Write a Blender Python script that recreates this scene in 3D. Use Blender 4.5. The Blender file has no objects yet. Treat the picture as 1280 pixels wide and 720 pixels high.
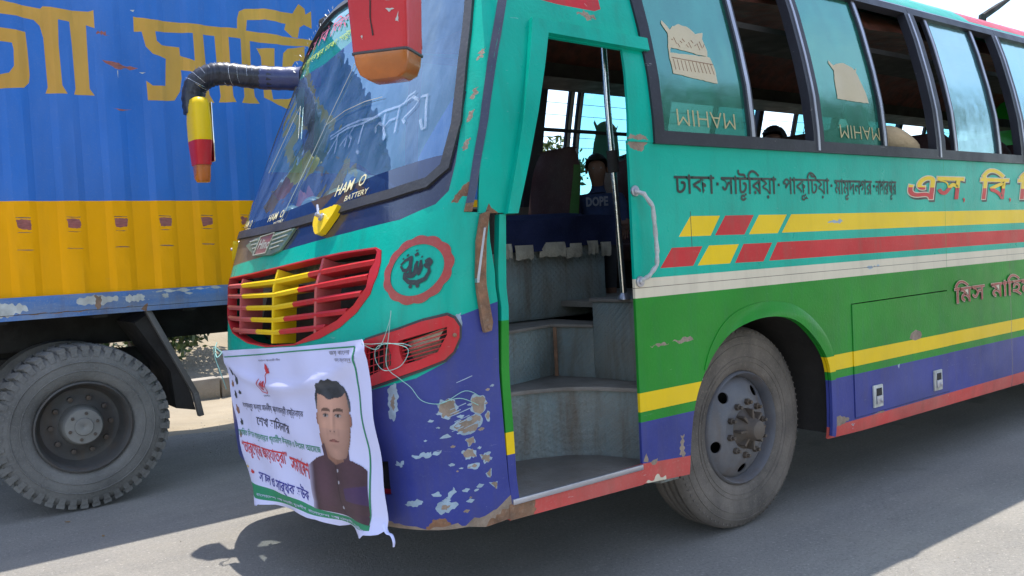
import bpy, bmesh, math, random
import numpy as np
from mathutils import Vector, Matrix
from mathutils.geometry import delaunay_2d_cdt

random.seed(7)
rng = np.random.default_rng(11)
SC = bpy.context.scene
COL = SC.collection

# ------------------------------------------------------------------ camera
cam_d = bpy.data.cameras.new("camera")
cam_d.sensor_width = 36.0
cam_d.lens = 1050.0 / 1280.0 * 36.0
cam_d.clip_start = 0.05
cam_d.clip_end = 3000
cam = bpy.data.objects.new("camera", cam_d)
COL.objects.link(cam)
_s, _c = 0.05, (360 - 247) - 0.05 * 1400
_u = np.array([-_s, 1, _c / 1050.]); _u /= np.linalg.norm(_u)
_x = np.array([1400, 113, -1050.]); _x /= np.linalg.norm(_x)
_y = np.cross(_u, _x)
_R = np.stack([_x, _y, _u], 0)            # world axes as rows -> columns are the camera's axes
cam.matrix_world = Matrix([[*_R[0], 0], [*_R[1], -2.55], [*_R[2], 1.45], [0, 0, 0, 1]])
SC.camera = cam

# ------------------------------------------------------------------ sky, sun, exposure
SUN = Vector((0.12, 0.275, 1.0)).normalized()
SUN_EL = math.asin(SUN.z)
SUN_AZ = math.atan2(SUN.x, SUN.y)
world = bpy.data.worlds.new("World")
SC.world = world
world.use_nodes = True
wn, wl = world.node_tree.nodes, world.node_tree.links
wn.clear()
w_out = wn.new("ShaderNodeOutputWorld")
w_bg = wn.new("ShaderNodeBackground"); w_bg.inputs[1].default_value = 0.15
w_sky = wn.new("ShaderNodeTexSky"); w_sky.sky_type = 'NISHITA'; w_sky.sun_disc = False
w_sky.sun_elevation = SUN_EL; w_sky.sun_rotation = SUN_AZ
w_sky.dust_density = 0.3; w_sky.air_density = 1.0; w_sky.ozone_density = 2.5
w_tc = wn.new("ShaderNodeTexCoord")
w_map = wn.new("ShaderNodeMapping"); w_map.inputs['Scale'].default_value = (1, 1, 2.2)
w_no = wn.new("ShaderNodeTexNoise"); w_no.inputs['Scale'].default_value = 2.1
w_no.inputs['Detail'].default_value = 7; w_no.inputs['Roughness'].default_value = 0.58
w_rp = wn.new("ShaderNodeValToRGB")
w_rp.color_ramp.elements[0].position = 0.50; w_rp.color_ramp.elements[0].color = (0.22, 0.22, 0.22, 1)
w_rp.color_ramp.elements[1].position = 0.74; w_rp.color_ramp.elements[1].color = (0.8, 0.8, 0.8, 1)
w_mx = wn.new("ShaderNodeMix"); w_mx.data_type = 'RGBA'
w_mx.inputs[7].default_value = (4.3, 4.35, 4.7, 1)
wl.new(w_tc.outputs['Generated'], w_map.inputs[0]); wl.new(w_map.outputs[0], w_no.inputs['Vector'])
wl.new(w_no.outputs[0], w_rp.inputs[0]); wl.new(w_rp.outputs[0], w_mx.inputs[0])
wl.new(w_sky.outputs[0], w_mx.inputs[6]); wl.new(w_mx.outputs[2], w_bg.inputs[0])
wl.new(w_bg.outputs[0], w_out.inputs[0])
sun_d = bpy.data.lights.new("sun", 'SUN')
sun_d.energy = 2.75; sun_d.angle = math.radians(0.5); sun_d.color = (1.0, 0.95, 0.87)
sun_o = bpy.data.objects.new("sun", sun_d)
sun_o.rotation_euler = SUN.to_track_quat('Z', 'Y').to_euler()
sun_o.location = (0, 0, 30)
COL.objects.link(sun_o)
SC.view_settings.view_transform = 'Standard'
SC.view_settings.look = 'None'
SC.view_settings.exposure = 1.35
SC.view_settings.gamma = 1.0
SC.render.engine = 'CYCLES'
SC.cycles.max_bounces = 10
SC.cycles.transparent_max_bounces = 16

# ------------------------------------------------------------------ materials
MATS = {}
def new_mat(name):
    m = bpy.data.materials.new(name); m.use_nodes = True
    nt = m.node_tree; nt.nodes.clear()
    out = nt.nodes.new("ShaderNodeOutputMaterial")
    MATS[name] = m
    return m, nt, out

def _noise(nt, vec, scale, detail=4, rough=0.55):
    n = nt.nodes.new("ShaderNodeTexNoise"); n.inputs['Scale'].default_value = scale
    n.inputs['Detail'].default_value = detail; n.inputs['Roughness'].default_value = rough
    nt.links.new(vec, n.inputs['Vector']); return n.outputs[0]

def _ramp(nt, fac, a, b, ca=(0, 0, 0, 1), cb=(1, 1, 1, 1)):
    r = nt.nodes.new("ShaderNodeValToRGB")
    r.color_ramp.elements[0].position = a; r.color_ramp.elements[0].color = ca
    r.color_ramp.elements[1].position = b; r.color_ramp.elements[1].color = cb
    nt.links.new(fac, r.inputs[0]); return r.outputs[0]

def _mix(nt, fac, a, b, mode='MIX'):
    m = nt.nodes.new("ShaderNodeMix"); m.data_type = 'RGBA'; m.blend_type = mode
    for sock, v in ((m.inputs[0], fac), (m.inputs[6], a), (m.inputs[7], b)):
        if isinstance(v, (int, float)): sock.default_value = v
        elif isinstance(v, tuple): sock.default_value = (*v[:3], 1)
        else: nt.links.new(v, sock)
    return m.outputs[2]

def _mul(nt, a, b):
    m = nt.nodes.new("ShaderNodeMath"); m.operation = 'MULTIPLY'
    for s, v in ((m.inputs[0], a), (m.inputs[1], b)):
        if isinstance(v, (int, float)): s.default_value = v
        else: nt.links.new(v, s)
    return m.outputs[0]

def surf(name, col, rough=0.5, metal=0.0, var=0.18, vscale=3.0, dust=0.15, dustcol=(0.42, 0.38, 0.31), dscale=1.6,
         scratch=0.0, bump=0.05, bscale=60, stain=0.0, staincol=(0.12, 0.07, 0.035), spec=0.5, stretch=(1, 1, 1), coat=0.0, sheen=0, chip=0, tread=0):
    m, nt, out = new_mat(name)
    L = nt.links
    tc = nt.nodes.new("ShaderNodeTexCoord"); v = tc.outputs['Object']
    mp = nt.nodes.new("ShaderNodeMapping"); mp.inputs['Scale'].default_value = stretch
    L.new(v, mp.inputs[0]); vs = mp.outputs[0]
    n1 = _noise(nt, vs, vscale, 5)
    lo = tuple(c * (1 - var) for c in col); hi = tuple(min(1, c * (1 + var)) for c in col)
    base = _mix(nt, _ramp(nt, n1, 0.3, 0.7), lo, hi)
    if dust > 0:
        d = _mul(nt, _ramp(nt, _noise(nt, vs, dscale, 6, 0.65), 0.35, 0.8), dust)
        base = _mix(nt, d, base, dustcol)
        fine = _mul(nt, _ramp(nt, _noise(nt, v, 90, 3, 0.7), 0.55, 0.75), dust * 0.7)
        base = _mix(nt, fine, base, dustcol)
    if stain > 0:
        mp2 = nt.nodes.new("ShaderNodeMapping"); mp2.inputs['Scale'].default_value = (5, 5, 0.7)
        L.new(v, mp2.inputs[0])
        st = _mul(nt, _ramp(nt, _noise(nt, mp2.outputs[0], 2.6, 6, 0.6), 0.5, 0.78), stain)
        base = _mix(nt, st, base, staincol)
    if scratch > 0:
        mp3 = nt.nodes.new("ShaderNodeMapping"); mp3.inputs['Scale'].default_value = (2.2, 2.2, 26)
        mp3.inputs['Rotation'].default_value = (0.1, 0.12, 0.2)
        L.new(v, mp3.inputs[0])
        sc = _mul(nt, _ramp(nt, _noise(nt, mp3.outputs[0], 3.5, 8, 0.75), 0.665, 0.70), scratch)
        base = _mix(nt, sc, base, (0.6, 0.62, 0.6))
        sp = _mul(nt, _ramp(nt, _noise(nt, v, 22, 5, 0.75), 0.70, 0.725), scratch)
        base = _mix(nt, sp, base, (0.5, 0.47, 0.42))
    if chip:
        cn = _noise(nt, v, 7.5, 10, 0.68)
        base = _mix(nt, _ramp(nt, cn, chip, chip + .004), base, (0.36, 0.45, 0.52))
        base = _mix(nt, _ramp(nt, cn, chip + .016, chip + .022), base, (0.22, 0.16, 0.12))
    p = nt.nodes.new("ShaderNodeBsdfPrincipled")
    L.new(base, p.inputs['Base Color'])
    p.inputs['Metallic'].default_value = metal
    p.inputs['Specular IOR Level'].default_value = spec
    p.inputs['Coat Weight'].default_value = coat
    p.inputs['Coat Roughness'].default_value = 0.12
    p.inputs['Sheen Weight'].default_value = sheen
    rr = _ramp(nt, _noise(nt, v, 7, 4), 0.3, 0.7, (rough * 0.8,) * 3 + (1,), (min(1, rough * 1.25),) * 3 + (1,))
    L.new(rr, p.inputs['Roughness'])
    if bump > 0:
        b = nt.nodes.new("ShaderNodeBump"); b.inputs['Strength'].default_value = bump * 4; b.inputs['Distance'].default_value = 0.004
        L.new(_noise(nt, v, bscale, 4, 0.6), b.inputs['Height'])
        b2 = nt.nodes.new("ShaderNodeBump"); b2.inputs['Strength'].default_value = min(1, bump * 5); b2.inputs['Distance'].default_value = 0.01
        L.new(_noise(nt, v, 2.6, 2, 0.5), b2.inputs['Height']); L.new(b.outputs[0], b2.inputs['Normal'])
        last = b2
        if tread:
            ws_ = []
            for rz in (0.0, math.pi / 2):
                m4 = nt.nodes.new("ShaderNodeMapping"); m4.inputs['Rotation'].default_value = (0, rz, 0); L.new(v, m4.inputs[0])
                w = nt.nodes.new("ShaderNodeTexWave"); w.bands_direction = 'DIAGONAL'; w.inputs['Scale'].default_value = tread; w.inputs['Distortion'].default_value = 0.6
                L.new(m4.outputs[0], w.inputs['Vector']); ws_.append(w.outputs['Fac'])
            hgt = _mul(nt, ws_[0], ws_[1])
            b3 = nt.nodes.new("ShaderNodeBump"); b3.inputs['Strength'].default_value = 0.5; b3.inputs['Distance'].default_value = 0.004
            L.new(hgt, b3.inputs['Height']); L.new(b2.outputs[0], b3.inputs['Normal']); last = b3
        L.new(last.outputs[0], p.inputs['Normal'])
    L.new(p.outputs[0], out.inputs[0])
    return m

def glass(name, tint, refl=0.1, dustc=None, dust=0.0, rough=0.02, wave=0.0, streak=True, gcol=(1, 1, 1)):
    """thin glass: clear tint, mirror reflection by angle, and a film of dust or colour that catches light"""
    m, nt, out = new_mat(name); L = nt.links
    tr = nt.nodes.new("ShaderNodeBsdfTransparent"); tr.inputs[0].default_value = (*tint, 1)
    gl = nt.nodes.new("ShaderNodeBsdfGlossy"); gl.inputs['Roughness'].default_value = rough; gl.inputs[0].default_value = (*gcol, 1)
    lw = nt.nodes.new("ShaderNodeLayerWeight"); lw.inputs[0].default_value = 0.5
    pw = nt.nodes.new("ShaderNodeMath"); pw.operation = 'POWER'; pw.inputs[1].default_value = 4.0
    L.new(lw.outputs['Facing'], pw.inputs[0])
    f = nt.nodes.new("ShaderNodeMath"); f.operation = 'MULTIPLY_ADD'; f.inputs[1].default_value = 0.8; f.inputs[2].default_value = 0.04 + refl
    L.new(pw.outputs[0], f.inputs[0])
    tc = nt.nodes.new("ShaderNodeTexCoord")
    if wave:
        b = nt.nodes.new("ShaderNodeBump"); b.inputs['Strength'].default_value = wave; b.inputs['Distance'].default_value = 0.05
        L.new(_noise(nt, tc.outputs['Object'], 2.5, 3), b.inputs['Height']); L.new(b.outputs[0], gl.inputs['Normal'])
    last = tr.outputs[0]
    if dust > 0:
        df = nt.nodes.new("ShaderNodeBsdfDiffuse")
        df.inputs[0].default_value = (*dustc, 1)
        md = nt.nodes.new("ShaderNodeMixShader")
        if streak:
            mp = nt.nodes.new("ShaderNodeMapping"); mp.inputs['Scale'].default_value = (3, 3, 0.9); mp.inputs['Rotation'].default_value = (0.3, 0.5, 0)
            L.new(tc.outputs['Object'], mp.inputs[0])
            n = _ramp(nt, _noise(nt, mp.outputs[0], 2.5, 8, 0.7), 0.35, 0.8, (dust * 0.5,) * 3 + (1,), (min(1, dust * (2.6 if dust < .3 else 1.6)),) * 3 + (1,))  # on the windshield the brighter streak end also imitates pale reflections
            L.new(n, md.inputs[0])
        else: md.inputs[0].default_value = dust
        L.new(last, md.inputs[1]); L.new(df.outputs[0], md.inputs[2]); last = md.outputs[0]
    mx = nt.nodes.new("ShaderNodeMixShader")
    L.new(f.outputs[0], mx.inputs[0]); L.new(last, mx.inputs[1]); L.new(gl.outputs[0], mx.inputs[2])
    L.new(mx.outputs[0], out.inputs[0])
    return m

TEAL = surf("teal paint", (0.0, 0.385, 0.275), 0.32, dust=0.1, dustcol=(0.03, 0.36, 0.30), scratch=0.35, bump=0.08, var=0.13, coat=0.1, spec=0.18, stain=0.3, staincol=(0.03, 0.13, 0.09))
GREEN = surf("green paint", (0.010, 0.23, 0.018), 0.36, dust=0.17, dustcol=(0.12, 0.25, 0.09), scratch=0.3, var=0.16, bump=0.08, stain=0.3, staincol=(0.03, 0.13, 0.09), coat=0.1, spec=0.18)
YELLOW = surf("yellow paint", (0.80, 0.53, 0.0), 0.36, dust=0.08, scratch=0.2, var=0.06, stain=0.08, coat=0.1, spec=0.18)
RED = surf("red paint", (0.52, 0.016, 0.024), 0.36, dust=0.12, dustcol=(0.45, 0.2, 0.18), scratch=0.45, var=0.14, stain=0.3, staincol=(0.03, 0.13, 0.09), coat=0.1, spec=0.18)
BLUE = surf("blue paint", (0.034, 0.045, 0.235), 0.36, dust=0.3, dustcol=(0.12, 0.135, 0.23), chip=0.70, scratch=0.3, var=0.22, stain=0.35, staincol=(0.09, 0.08, 0.10), coat=0.1, spec=0.18)
CREAM = surf("cream paint", (0.66, 0.58, 0.44), 0.42, dust=0.15, scratch=0.1, var=0.06, stain=0.2)
SKIRT = surf("skirt red paint", (0.55, 0.04, 0.035), 0.5, dust=0.3, chip=0.69, scratch=0.8, var=0.2, stain=0.35)
NAVY = surf("navy gloss paint", (0.01, 0.014, 0.045), 0.16, dust=0.16, scratch=0.3, var=0.3, coat=0.6, dustcol=(0.25, 0.24, 0.26))
NAVY_B = surf("dusty brown black paint", (0.09, 0.07, 0.055), 0.35, dust=0.6, scratch=0.25, var=0.3, dustcol=(0.3, 0.24, 0.18))
BLACKPAINT = surf("black lettering paint", (0.006, 0.012, 0.012), 0.4, dust=0.1, var=0.2)
RUBBER = surf("black rubber seal", (0.02, 0.02, 0.023), 0.5, dust=0.25, var=0.3, bump=0.12, dustcol=(0.2, 0.19, 0.2))
FRAME = surf("dark window frame", (0.018, 0.019, 0.026), 0.4, dust=0.25, scratch=0.7, var=0.3, spec=0.3, dustcol=(0.12, 0.12, 0.15))
ALU = surf("dull aluminium", (0.42, 0.43, 0.5), 0.38, metal=0.8, dust=0.3, scratch=0.3)
STEEL = surf("bright steel", (0.7, 0.7, 0.72), 0.18, metal=1.0, dust=0.1, var=0.1)
DARK = surf("dark underbody", (0.018, 0.016, 0.015), 0.8, dust=0.3, dustcol=(0.08, 0.065, 0.05), var=0.4)
PRIMER = surf("bare brown filler", (0.24, 0.17, 0.125), 0.8, dust=0.5, var=0.35, vscale=18, bump=0.25, bscale=90, stain=0.4)
PALEPRIMER = surf("pale blue primer", (0.27, 0.37, 0.46), 0.7, dust=0.35, var=0.25, vscale=20, bump=0.15)
RUST = surf("rusty metal", (0.19, 0.085, 0.04), 0.85, dust=0.6, var=0.5, vscale=22, bump=0.3, dustcol=(0.34, 0.27, 0.2))
STEPBLUE = surf("chequered step metal", (0.18, 0.25, 0.26), 0.5, tread=18, dust=0.95, var=0.35, dustcol=(0.27, 0.23, 0.18), scratch=0.5, stain=0.85, bump=0.3, bscale=120)
STEPTOP = surf("worn step top", (0.21, 0.19, 0.17), 0.55, dust=0.6, var=0.4, dustcol=(0.2, 0.17, 0.13), scratch=0.7, stain=0.3, bump=0.3)
INNER = surf("interior trim", (0.10, 0.085, 0.08), 0.7, dust=0.3, var=0.3)
CEIL = surf("maroon quilted ceiling", (0.13, 0.035, 0.025), 0.7, dust=0.35, var=0.6, vscale=14, dustcol=(0.25, 0.12, 0.07), bump=0.6, bscale=16)
CLOTHNAVY = surf("navy cloth", (0.018, 0.024, 0.07), 0.95, dust=0.3, var=0.4, dustcol=(0.07, 0.08, 0.13), bump=0.3, bscale=120, spec=0.1)
FOIL = surf("torn pale wrapping", (0.36, 0.32, 0.25), 0.5, dust=0.5, var=0.4, vscale=14, bump=0.5, bscale=30)
SEAT = surf("maroon seat fabric", (0.055, 0.02, 0.02), 0.9, var=0.35, spec=0.2)
SEATG = surf("green seat cover", (0.05, 0.16, 0.03), 0.9, var=0.3, spec=0.2)
RIM = surf("dirty painted steel rim", (0.105, 0.112, 0.135), 0.5, dust=0.65, var=0.3, scratch=0.3, stain=0.55, dustcol=(0.21, 0.18, 0.15), metal=0.0)
HUB = surf("greasy hub metal", (0.075, 0.058, 0.047), 0.6, dust=0.45, dustcol=(0.16, 0.13, 0.10), var=0.4, metal=0.1, stain=0.7)
TYRE = surf("dusty tyre rubber", (0.07, 0.06, 0.052), 0.85, dust=0.95, var=0.3, dustcol=(0.24, 0.20, 0.165), dscale=2.6, bump=0.2, bscale=70)
TYRE2 = surf("grey dusty truck tyre", (0.11, 0.107, 0.10), 0.9, dust=0.9, var=0.3, dustcol=(0.24, 0.23, 0.21), dscale=2.2, bump=0.3, bscale=60)
TRUCKBLUE = surf("container blue paint", (0.014, 0.145, 0.52), 0.5, spec=0.3, dust=0.14, var=0.12, scratch=0.12, stain=0.18, staincol=(0.03, 0.08, 0.25), stretch=(1, 1, 0.35), bump=0.08, bscale=25)
TRUCKYEL = surf("container yellow paint", (0.92, 0.40, 0.0), 0.6, spec=0.1, dust=0.03, var=0.07, scratch=0.1, stain=0.22, staincol=(0.5, 0.24, 0.02), stretch=(1, 1, 0.3))
TRUCKGOLD = surf("faded gold lettering paint", (0.62, 0.32, 0.045), 0.55, spec=0.25, dust=0.12, var=0.16, scratch=0.35, stain=0.25, staincol=(0.25, 0.15, 0.05), stretch=(1, 1, 0.4))
RAIL = surf("worn blue rail paint", (0.05, 0.16, 0.42), 0.5, dust=0.8, var=0.35, scratch=1.0, stain=0.5, dustcol=(0.3, 0.33, 0.36), dscale=5, stretch=(0.5, 1, 2.2))
WORN = surf("worn white patches", (0.5, 0.51, 0.48), 0.8, dust=0.4, var=0.3, vscale=14, stain=0.4, bump=0.2)
MAROONMARK = surf("faded maroon rub marks", (0.30, 0.075, 0.06), 0.6, dust=0.2, var=0.35, vscale=20, stretch=(1, 1, 5), bump=0.15)
MIRROR = surf("mirror face", (0.8, 0.8, 0.82), 0.03, metal=1.0, dust=0.05, var=0.02, bump=0)
AMBER = surf("dirty amber plastic", (0.46, 0.12, 0.012), 0.25, dust=0.2, var=0.35, vscale=6, dustcol=(0.2, 0.11, 0.06), coat=0.4)
WRAP = surf("dark pipe wrap", (0.010, 0.012, 0.024), 0.38, dust=0.12, spec=0.3, var=0.5, vscale=10, dustcol=(0.25, 0.26, 0.3), dscale=12, coat=0.25, stretch=(6, 1, 1))
WRAPB = surf("blue pipe wrap", (0.008, 0.018, 0.11), 0.35, dust=0.12, var=0.4, coat=0.25, dustcol=(0.3, 0.34, 0.45))
TAPE = surf("white wrapped tape", (0.45, 0.46, 0.47), 0.3, dust=0.4, var=0.3, vscale=20, bump=0.5, bscale=60, coat=0.5)
BADGE = surf("green silver badge metal", (0.13, 0.22, 0.15), 0.35, metal=0.4, dust=0.5, var=0.4)
BADGEM = surf("badge maroon enamel", (0.22, 0.06, 0.06), 0.4, dust=0.4)
BADGES = surf("pale badge trim", (0.55, 0.56, 0.46), 0.35, metal=0.3, dust=0.3)
PINKRED = surf("faded red bar paint", (0.48, 0.05, 0.055), 0.4, dust=0.25, scratch=0.2, var=0.15)
LOGORED = surf("brick red emblem paint", (0.33, 0.026, 0.02), 0.4, dust=0.18, scratch=0.2)
LAMPGL = surf("old lamp glass", (0.32, 0.26, 0.2), 0.25, dust=0.5, var=0.5, vscale=12, metal=0.3)
STICKER = surf("beige sticker", (0.55, 0.46, 0.30), 0.6, dust=0.2, var=0.08, scratch=0.2)
DULLSTICK = surf("olive gold sticker letters", (0.44, 0.37, 0.18), 0.6, dust=0.1, var=0.1)
CREAMTXT = surf("cream sticker print", (0.75, 0.66, 0.36), 0.5, dust=0.15, var=0.15)
CHALK = glass("pale chalk smear", (0.95, 0.97, 1.0), 0.0, (0.5, 0.62, 0.75), 0.34)
BANNERW = surf("white banner vinyl", (0.60, 0.61, 0.86), 0.45, dust=0.06, var=0.03, dustcol=(0.5, 0.5, 0.5), bump=0.06, bscale=18)
PRINT = {}
def flat(name, col, rough=0.6, var=0.08):
    PRINT[name] = surf(name, col, rough, dust=0.03, var=var, bump=0.0); return PRINT[name]
P_GREEN = flat("banner green ink", (0.01, 0.22, 0.10)); P_RED = flat("banner red ink", (0.55, 0.03, 0.04))
P_BLUE = flat("banner blue ink", (0.03, 0.03, 0.26)); P_BLACK = flat("banner black ink", (0.03, 0.03, 0.06))
P_SKIN = flat("printed skin", (0.40, 0.21, 0.15)); P_SKIND = flat("printed skin dark", (0.25, 0.12, 0.08))
P_HAIR = flat("printed hair", (0.035, 0.04, 0.05)); P_COAT = flat("printed plum coat", (0.085, 0.04, 0.055), var=0.35)
P_COAT2 = flat("printed plum coat light", (0.13, 0.085, 0.13)); P_GREY = flat("printed grey", (0.17, 0.16, 0.19)); P_LIP = flat("printed lip", (0.32, 0.10, 0.09))
P_PINK = flat("pink film print", (0.62, 0.12, 0.2)); P_YG = flat("yellow green film print", (0.5, 0.6, 0.08))

G_WIND = glass("windshield glass", (0.66, 0.76, 0.80), 0.11, (0.34, 0.48, 0.70), 0.15, wave=0.15, gcol=(0.55, 0.78, 1.0))  # dust streaks and blue tint also stand in for sky reflections
G_FILM = glass("green sun film", (0.02, 0.14, 0.10), 0.05, (0.03, 0.33, 0.24), 0.72, streak=False)
G_FILM2 = glass("light teal sun film", (0.1, 0.25, 0.28), 0.05, (0.16, 0.42, 0.44), 0.7, streak=False)
G_NAVY = glass("navy film", (0.08, 0.10, 0.2), 0.06, (0.02, 0.03, 0.09), 0.55, streak=False)
G_PANE = glass("teal filmed window glass", (0.05, 0.16, 0.12), 0.20, (0.03, 0.24, 0.17), 0.5, rough=0.16, wave=0.15, gcol=(0.5, 0.95, 0.85))
G_PANE2 = glass("pale blue window glass", (0.16, 0.26, 0.26), 0.36, (0.14, 0.38, 0.42), 0.5, rough=0.14, wave=0.15, gcol=(0.7, 1.0, 1.0))
G_FAR = glass("cyan tinted window glass", (0.36, 0.80, 0.88), 0.05, (0.3, 0.55, 0.6), 0.08, wave=0.1)
G_HEAD = glass("foil wrap film", (0.9, 0.9, 0.92), 0.2, (0.8, 0.8, 0.85), 0.25)

# ------------------------------------------------------------------ object helpers
def tag(o, label=None, cat=None, group=None, kind=None):
    if label: o["label"] = label
    if cat: o["category"] = cat
    if group: o["group"] = group
    if kind: o["kind"] = kind
    return o

def empty(name, loc=(0, 0, 0), parent=None):
    o = bpy.data.objects.new(name, None); o.location = loc; o.empty_display_size = 0.2
    COL.objects.link(o)
    if parent: o.parent = parent
    return o

def root_offset(parent):
    v = Vector((0, 0, 0)); p = parent
    while p is not None:
        v += Vector(p.location); p = p.parent
    return v

class MB:
    """gathers vertices and faces given in world coordinates; build() makes ONE mesh object"""
    def __init__(s): s.v = []; s.f = []; s.m = []
    def add(s, verts, faces, mi=0):
        k = len(s.v); s.v.extend([tuple(map(float, p)) for p in verts])
        for i, f in enumerate(faces):
            s.f.append(tuple(a + k for a in f)); s.m.append(mi if isinstance(mi, int) else mi[i])
        return s
    def box(s, c, d, mi=0, rot=None):
        x, y, z = [t / 2 for t in d]
        P = [Vector((a * x, b * y, e * z)) for a in (-1, 1) for b in (-1, 1) for e in (-1, 1)]
        if rot is not None: P = [rot @ p for p in P]
        P = [p + Vector(c) for p in P]
        return s.add(P, [(0, 1, 3, 2), (4, 6, 7, 5), (0, 4, 5, 1), (2, 3, 7, 6), (0, 2, 6, 4), (1, 5, 7, 3)], mi)
    def tube(s, pts, r, n=10, mi=0, cap=True, flat=None):
        pts = [Vector(p) for p in pts]; N = len(pts)
        rs = r if hasattr(r, '__len__') else [r] * N
        T = [(pts[min(i + 1, N - 1)] - pts[max(i - 1, 0)]).normalized() for i in range(N)]
        up = Vector((0, 0, 1)) if abs(T[0].z) < 0.9 else Vector((0, 1, 0))
        a = T[0].cross(up).normalized(); V = []
        for i in range(N):
            a = (a - T[i] * a.dot(T[i])).normalized(); b = T[i].cross(a)
            for k in range(n):
                t = 2 * math.pi * k / n
                V.append(pts[i] + (a * math.cos(t) + b * math.sin(t) * (flat or 1)) * rs[i])
        F = [(i * n + k, i * n + (k + 1) % n, (i + 1) * n + (k + 1) % n, (i + 1) * n + k) for i in range(N - 1) for k in range(n)]
        if cap: F += [tuple(range(n))[::-1], tuple(range((N - 1) * n, N * n))]
        return s.add(V, F, mi)
    def lathe(s, prof, c, axis, n=48, mi=0, closed=False):
        """prof: (distance along axis, radius) list round axis through c; mi int or list per profile segment"""
        ax = Vector(axis).normalized(); up = Vector((0, 0, 1)) if abs(ax.z) < 0.9 else Vector((1, 0, 0))
        a = ax.cross(up).normalized(); b = ax.cross(a); c = Vector(c); V = []
        for h, r in prof:
            for k in range(n):
                t = 2 * math.pi * k / n
                V.append(c + ax * h + (a * math.cos(t) + b * math.sin(t)) * r)
        F = []; M = []
        K = len(prof)
        for i in range(K if closed else K - 1):
            j = (i + 1) % K
            for k in range(n):
                F.append((i * n + k, i * n + (k + 1) % n, j * n + (k + 1) % n, j * n + k)); M.append(mi if isinstance(mi, int) else mi[i])
        return s.add(V, F, M)
    def build(s, name, mats, parent=None, smooth=35, recalc=True, bevel=0):
        off = root_offset(parent)
        me = bpy.data.meshes.new(name)
        me.from_pydata([(x - off.x, y - off.y, z - off.z) for x, y, z in s.v], [], s.f)
        mats = mats if isinstance(mats, (list, tuple)) else [mats]
        for m in mats: me.materials.append(m)
        me.polygons.foreach_set('material_index', s.m)
        me.update()
        if recalc or bevel:
            bm = bmesh.new(); bm.from_mesh(me)
            if bevel:
                es = [e for e in bm.edges if len(e.link_faces) == 2 and e.calc_face_angle(0) > 0.6]
                bmesh.ops.bevel(bm, geom=es, offset=bevel, segments=2, affect='EDGES', profile=0.5)
            if recalc: bmesh.ops.recalc_face_normals(bm, faces=bm.faces)
            bm.to_mesh(me); bm.free()
        if smooth:
            me.shade_smooth(); me.set_sharp_from_angle(angle=math.radians(smooth))
        o = bpy.data.objects.new(name, me); COL.objects.link(o)
        if parent: o.parent = parent
        return o

def copy_tree(o, parent=None):
    c = o.copy(); COL.objects.link(c)
    if parent: c.parent = parent
    for ch in list(o.children): copy_tree(ch, c)
    return c

def in_poly(P, poly):
    P = np.asarray(P); x, y = P[:, 0], P[:, 1]; r = np.zeros(len(P), bool)
    q = np.asarray(poly); n = len(q)
    for i in range(n):
        x1, y1 = q[i]; x2, y2 = q[(i + 1) % n]
        if y1 == y2: continue
        c = ((y1 > y) != (y2 > y)) & (x < (x2 - x1) * (y - y1) / (y2 - y1) + x1)
        r ^= c
    return r

def dens(poly, d, close=True):
    out = []; n = len(poly)
    for i in range(n if close else n - 1):
        a = np.array(poly[i], float); b = np.array(poly[(i + 1) % n], float)
        k = max(1, int(math.ceil(max(abs(b - a) / np.array(d)))))
        for j in range(k): out.append(tuple(a + (b - a) * j / k))
    if not close: out.append(tuple(map(float, poly[-1])))
    return out

def jag(poly, d, amp):
    """roughen an outline (torn paint edges)"""
    org = 4 <= len(poly) < 12 and amp > .0035
    for _ in range(2 if (4 < len(poly) < 12 and amp > .0025) else 0):
        poly = [q for i in range(len(poly)) for q in (tuple(.8 * np.array(poly[i]) + .2 * np.array(poly[(i + 1) % len(poly)])), tuple(.2 * np.array(poly[i]) + .8 * np.array(poly[(i + 1) % len(poly)])))]
    P = dens(poly, (d, d) if not org else (.008, .008)); n = len(P)
    if not org: return [(x + random.uniform(-amp, amp), y + random.uniform(-amp, amp)) for x, y in P]
    f = [(random.choice((3, 4, 5, 7, 9, 13)), random.random() * 6.3, random.uniform(.3, 1)) for _ in range(5)]
    out = []
    for i, (x, y) in enumerate(P):
        t = 2 * math.pi * i / n; k = amp * 1.1 * sum(a * math.sin(q * t + ph) for q, ph, a in f) / 1.6
        a, b = P[i - 1], P[(i + 1) % n]; L = math.hypot(b[0] - a[0], b[1] - a[1]) + 1e-9
        out.append((x + (b[1] - a[1]) / L * k + random.uniform(-.0012, .0012), y - (b[0] - a[0]) / L * k + random.uniform(-.0012, .0012)))
    return out

def scale_poly(poly, k):
    cx = sum(p[0] for p in poly) / len(poly); cy = sum(p[1] for p in poly) / len(poly)
    return [(cx + (x - cx) * k, cy + (y - cy) * k) for x, y in poly]

def poly_offset(poly, d):
    n = len(poly); P = [Vector(p) for p in poly]
    area = sum(P[i].x * P[(i + 1) % n].y - P[(i + 1) % n].x * P[i].y for i in range(n))
    s = 1 if area > 0 else -1; out = []
    for i in range(n):
        e1 = (P[i] - P[i - 1]).normalized(); e2 = (P[(i + 1) % n] - P[i]).normalized()
        nn = Vector((e1.y + e2.y, -(e1.x + e2.x))) * s
        if nn.length < 1e-6: nn = Vector((e1.y, -e1.x)) * s
        nn.normalize()
        c = max(0.5, nn.dot(Vector((e1.y, -e1.x)) * s))
        out.append(tuple(P[i] + nn * d / c))
    return out

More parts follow.
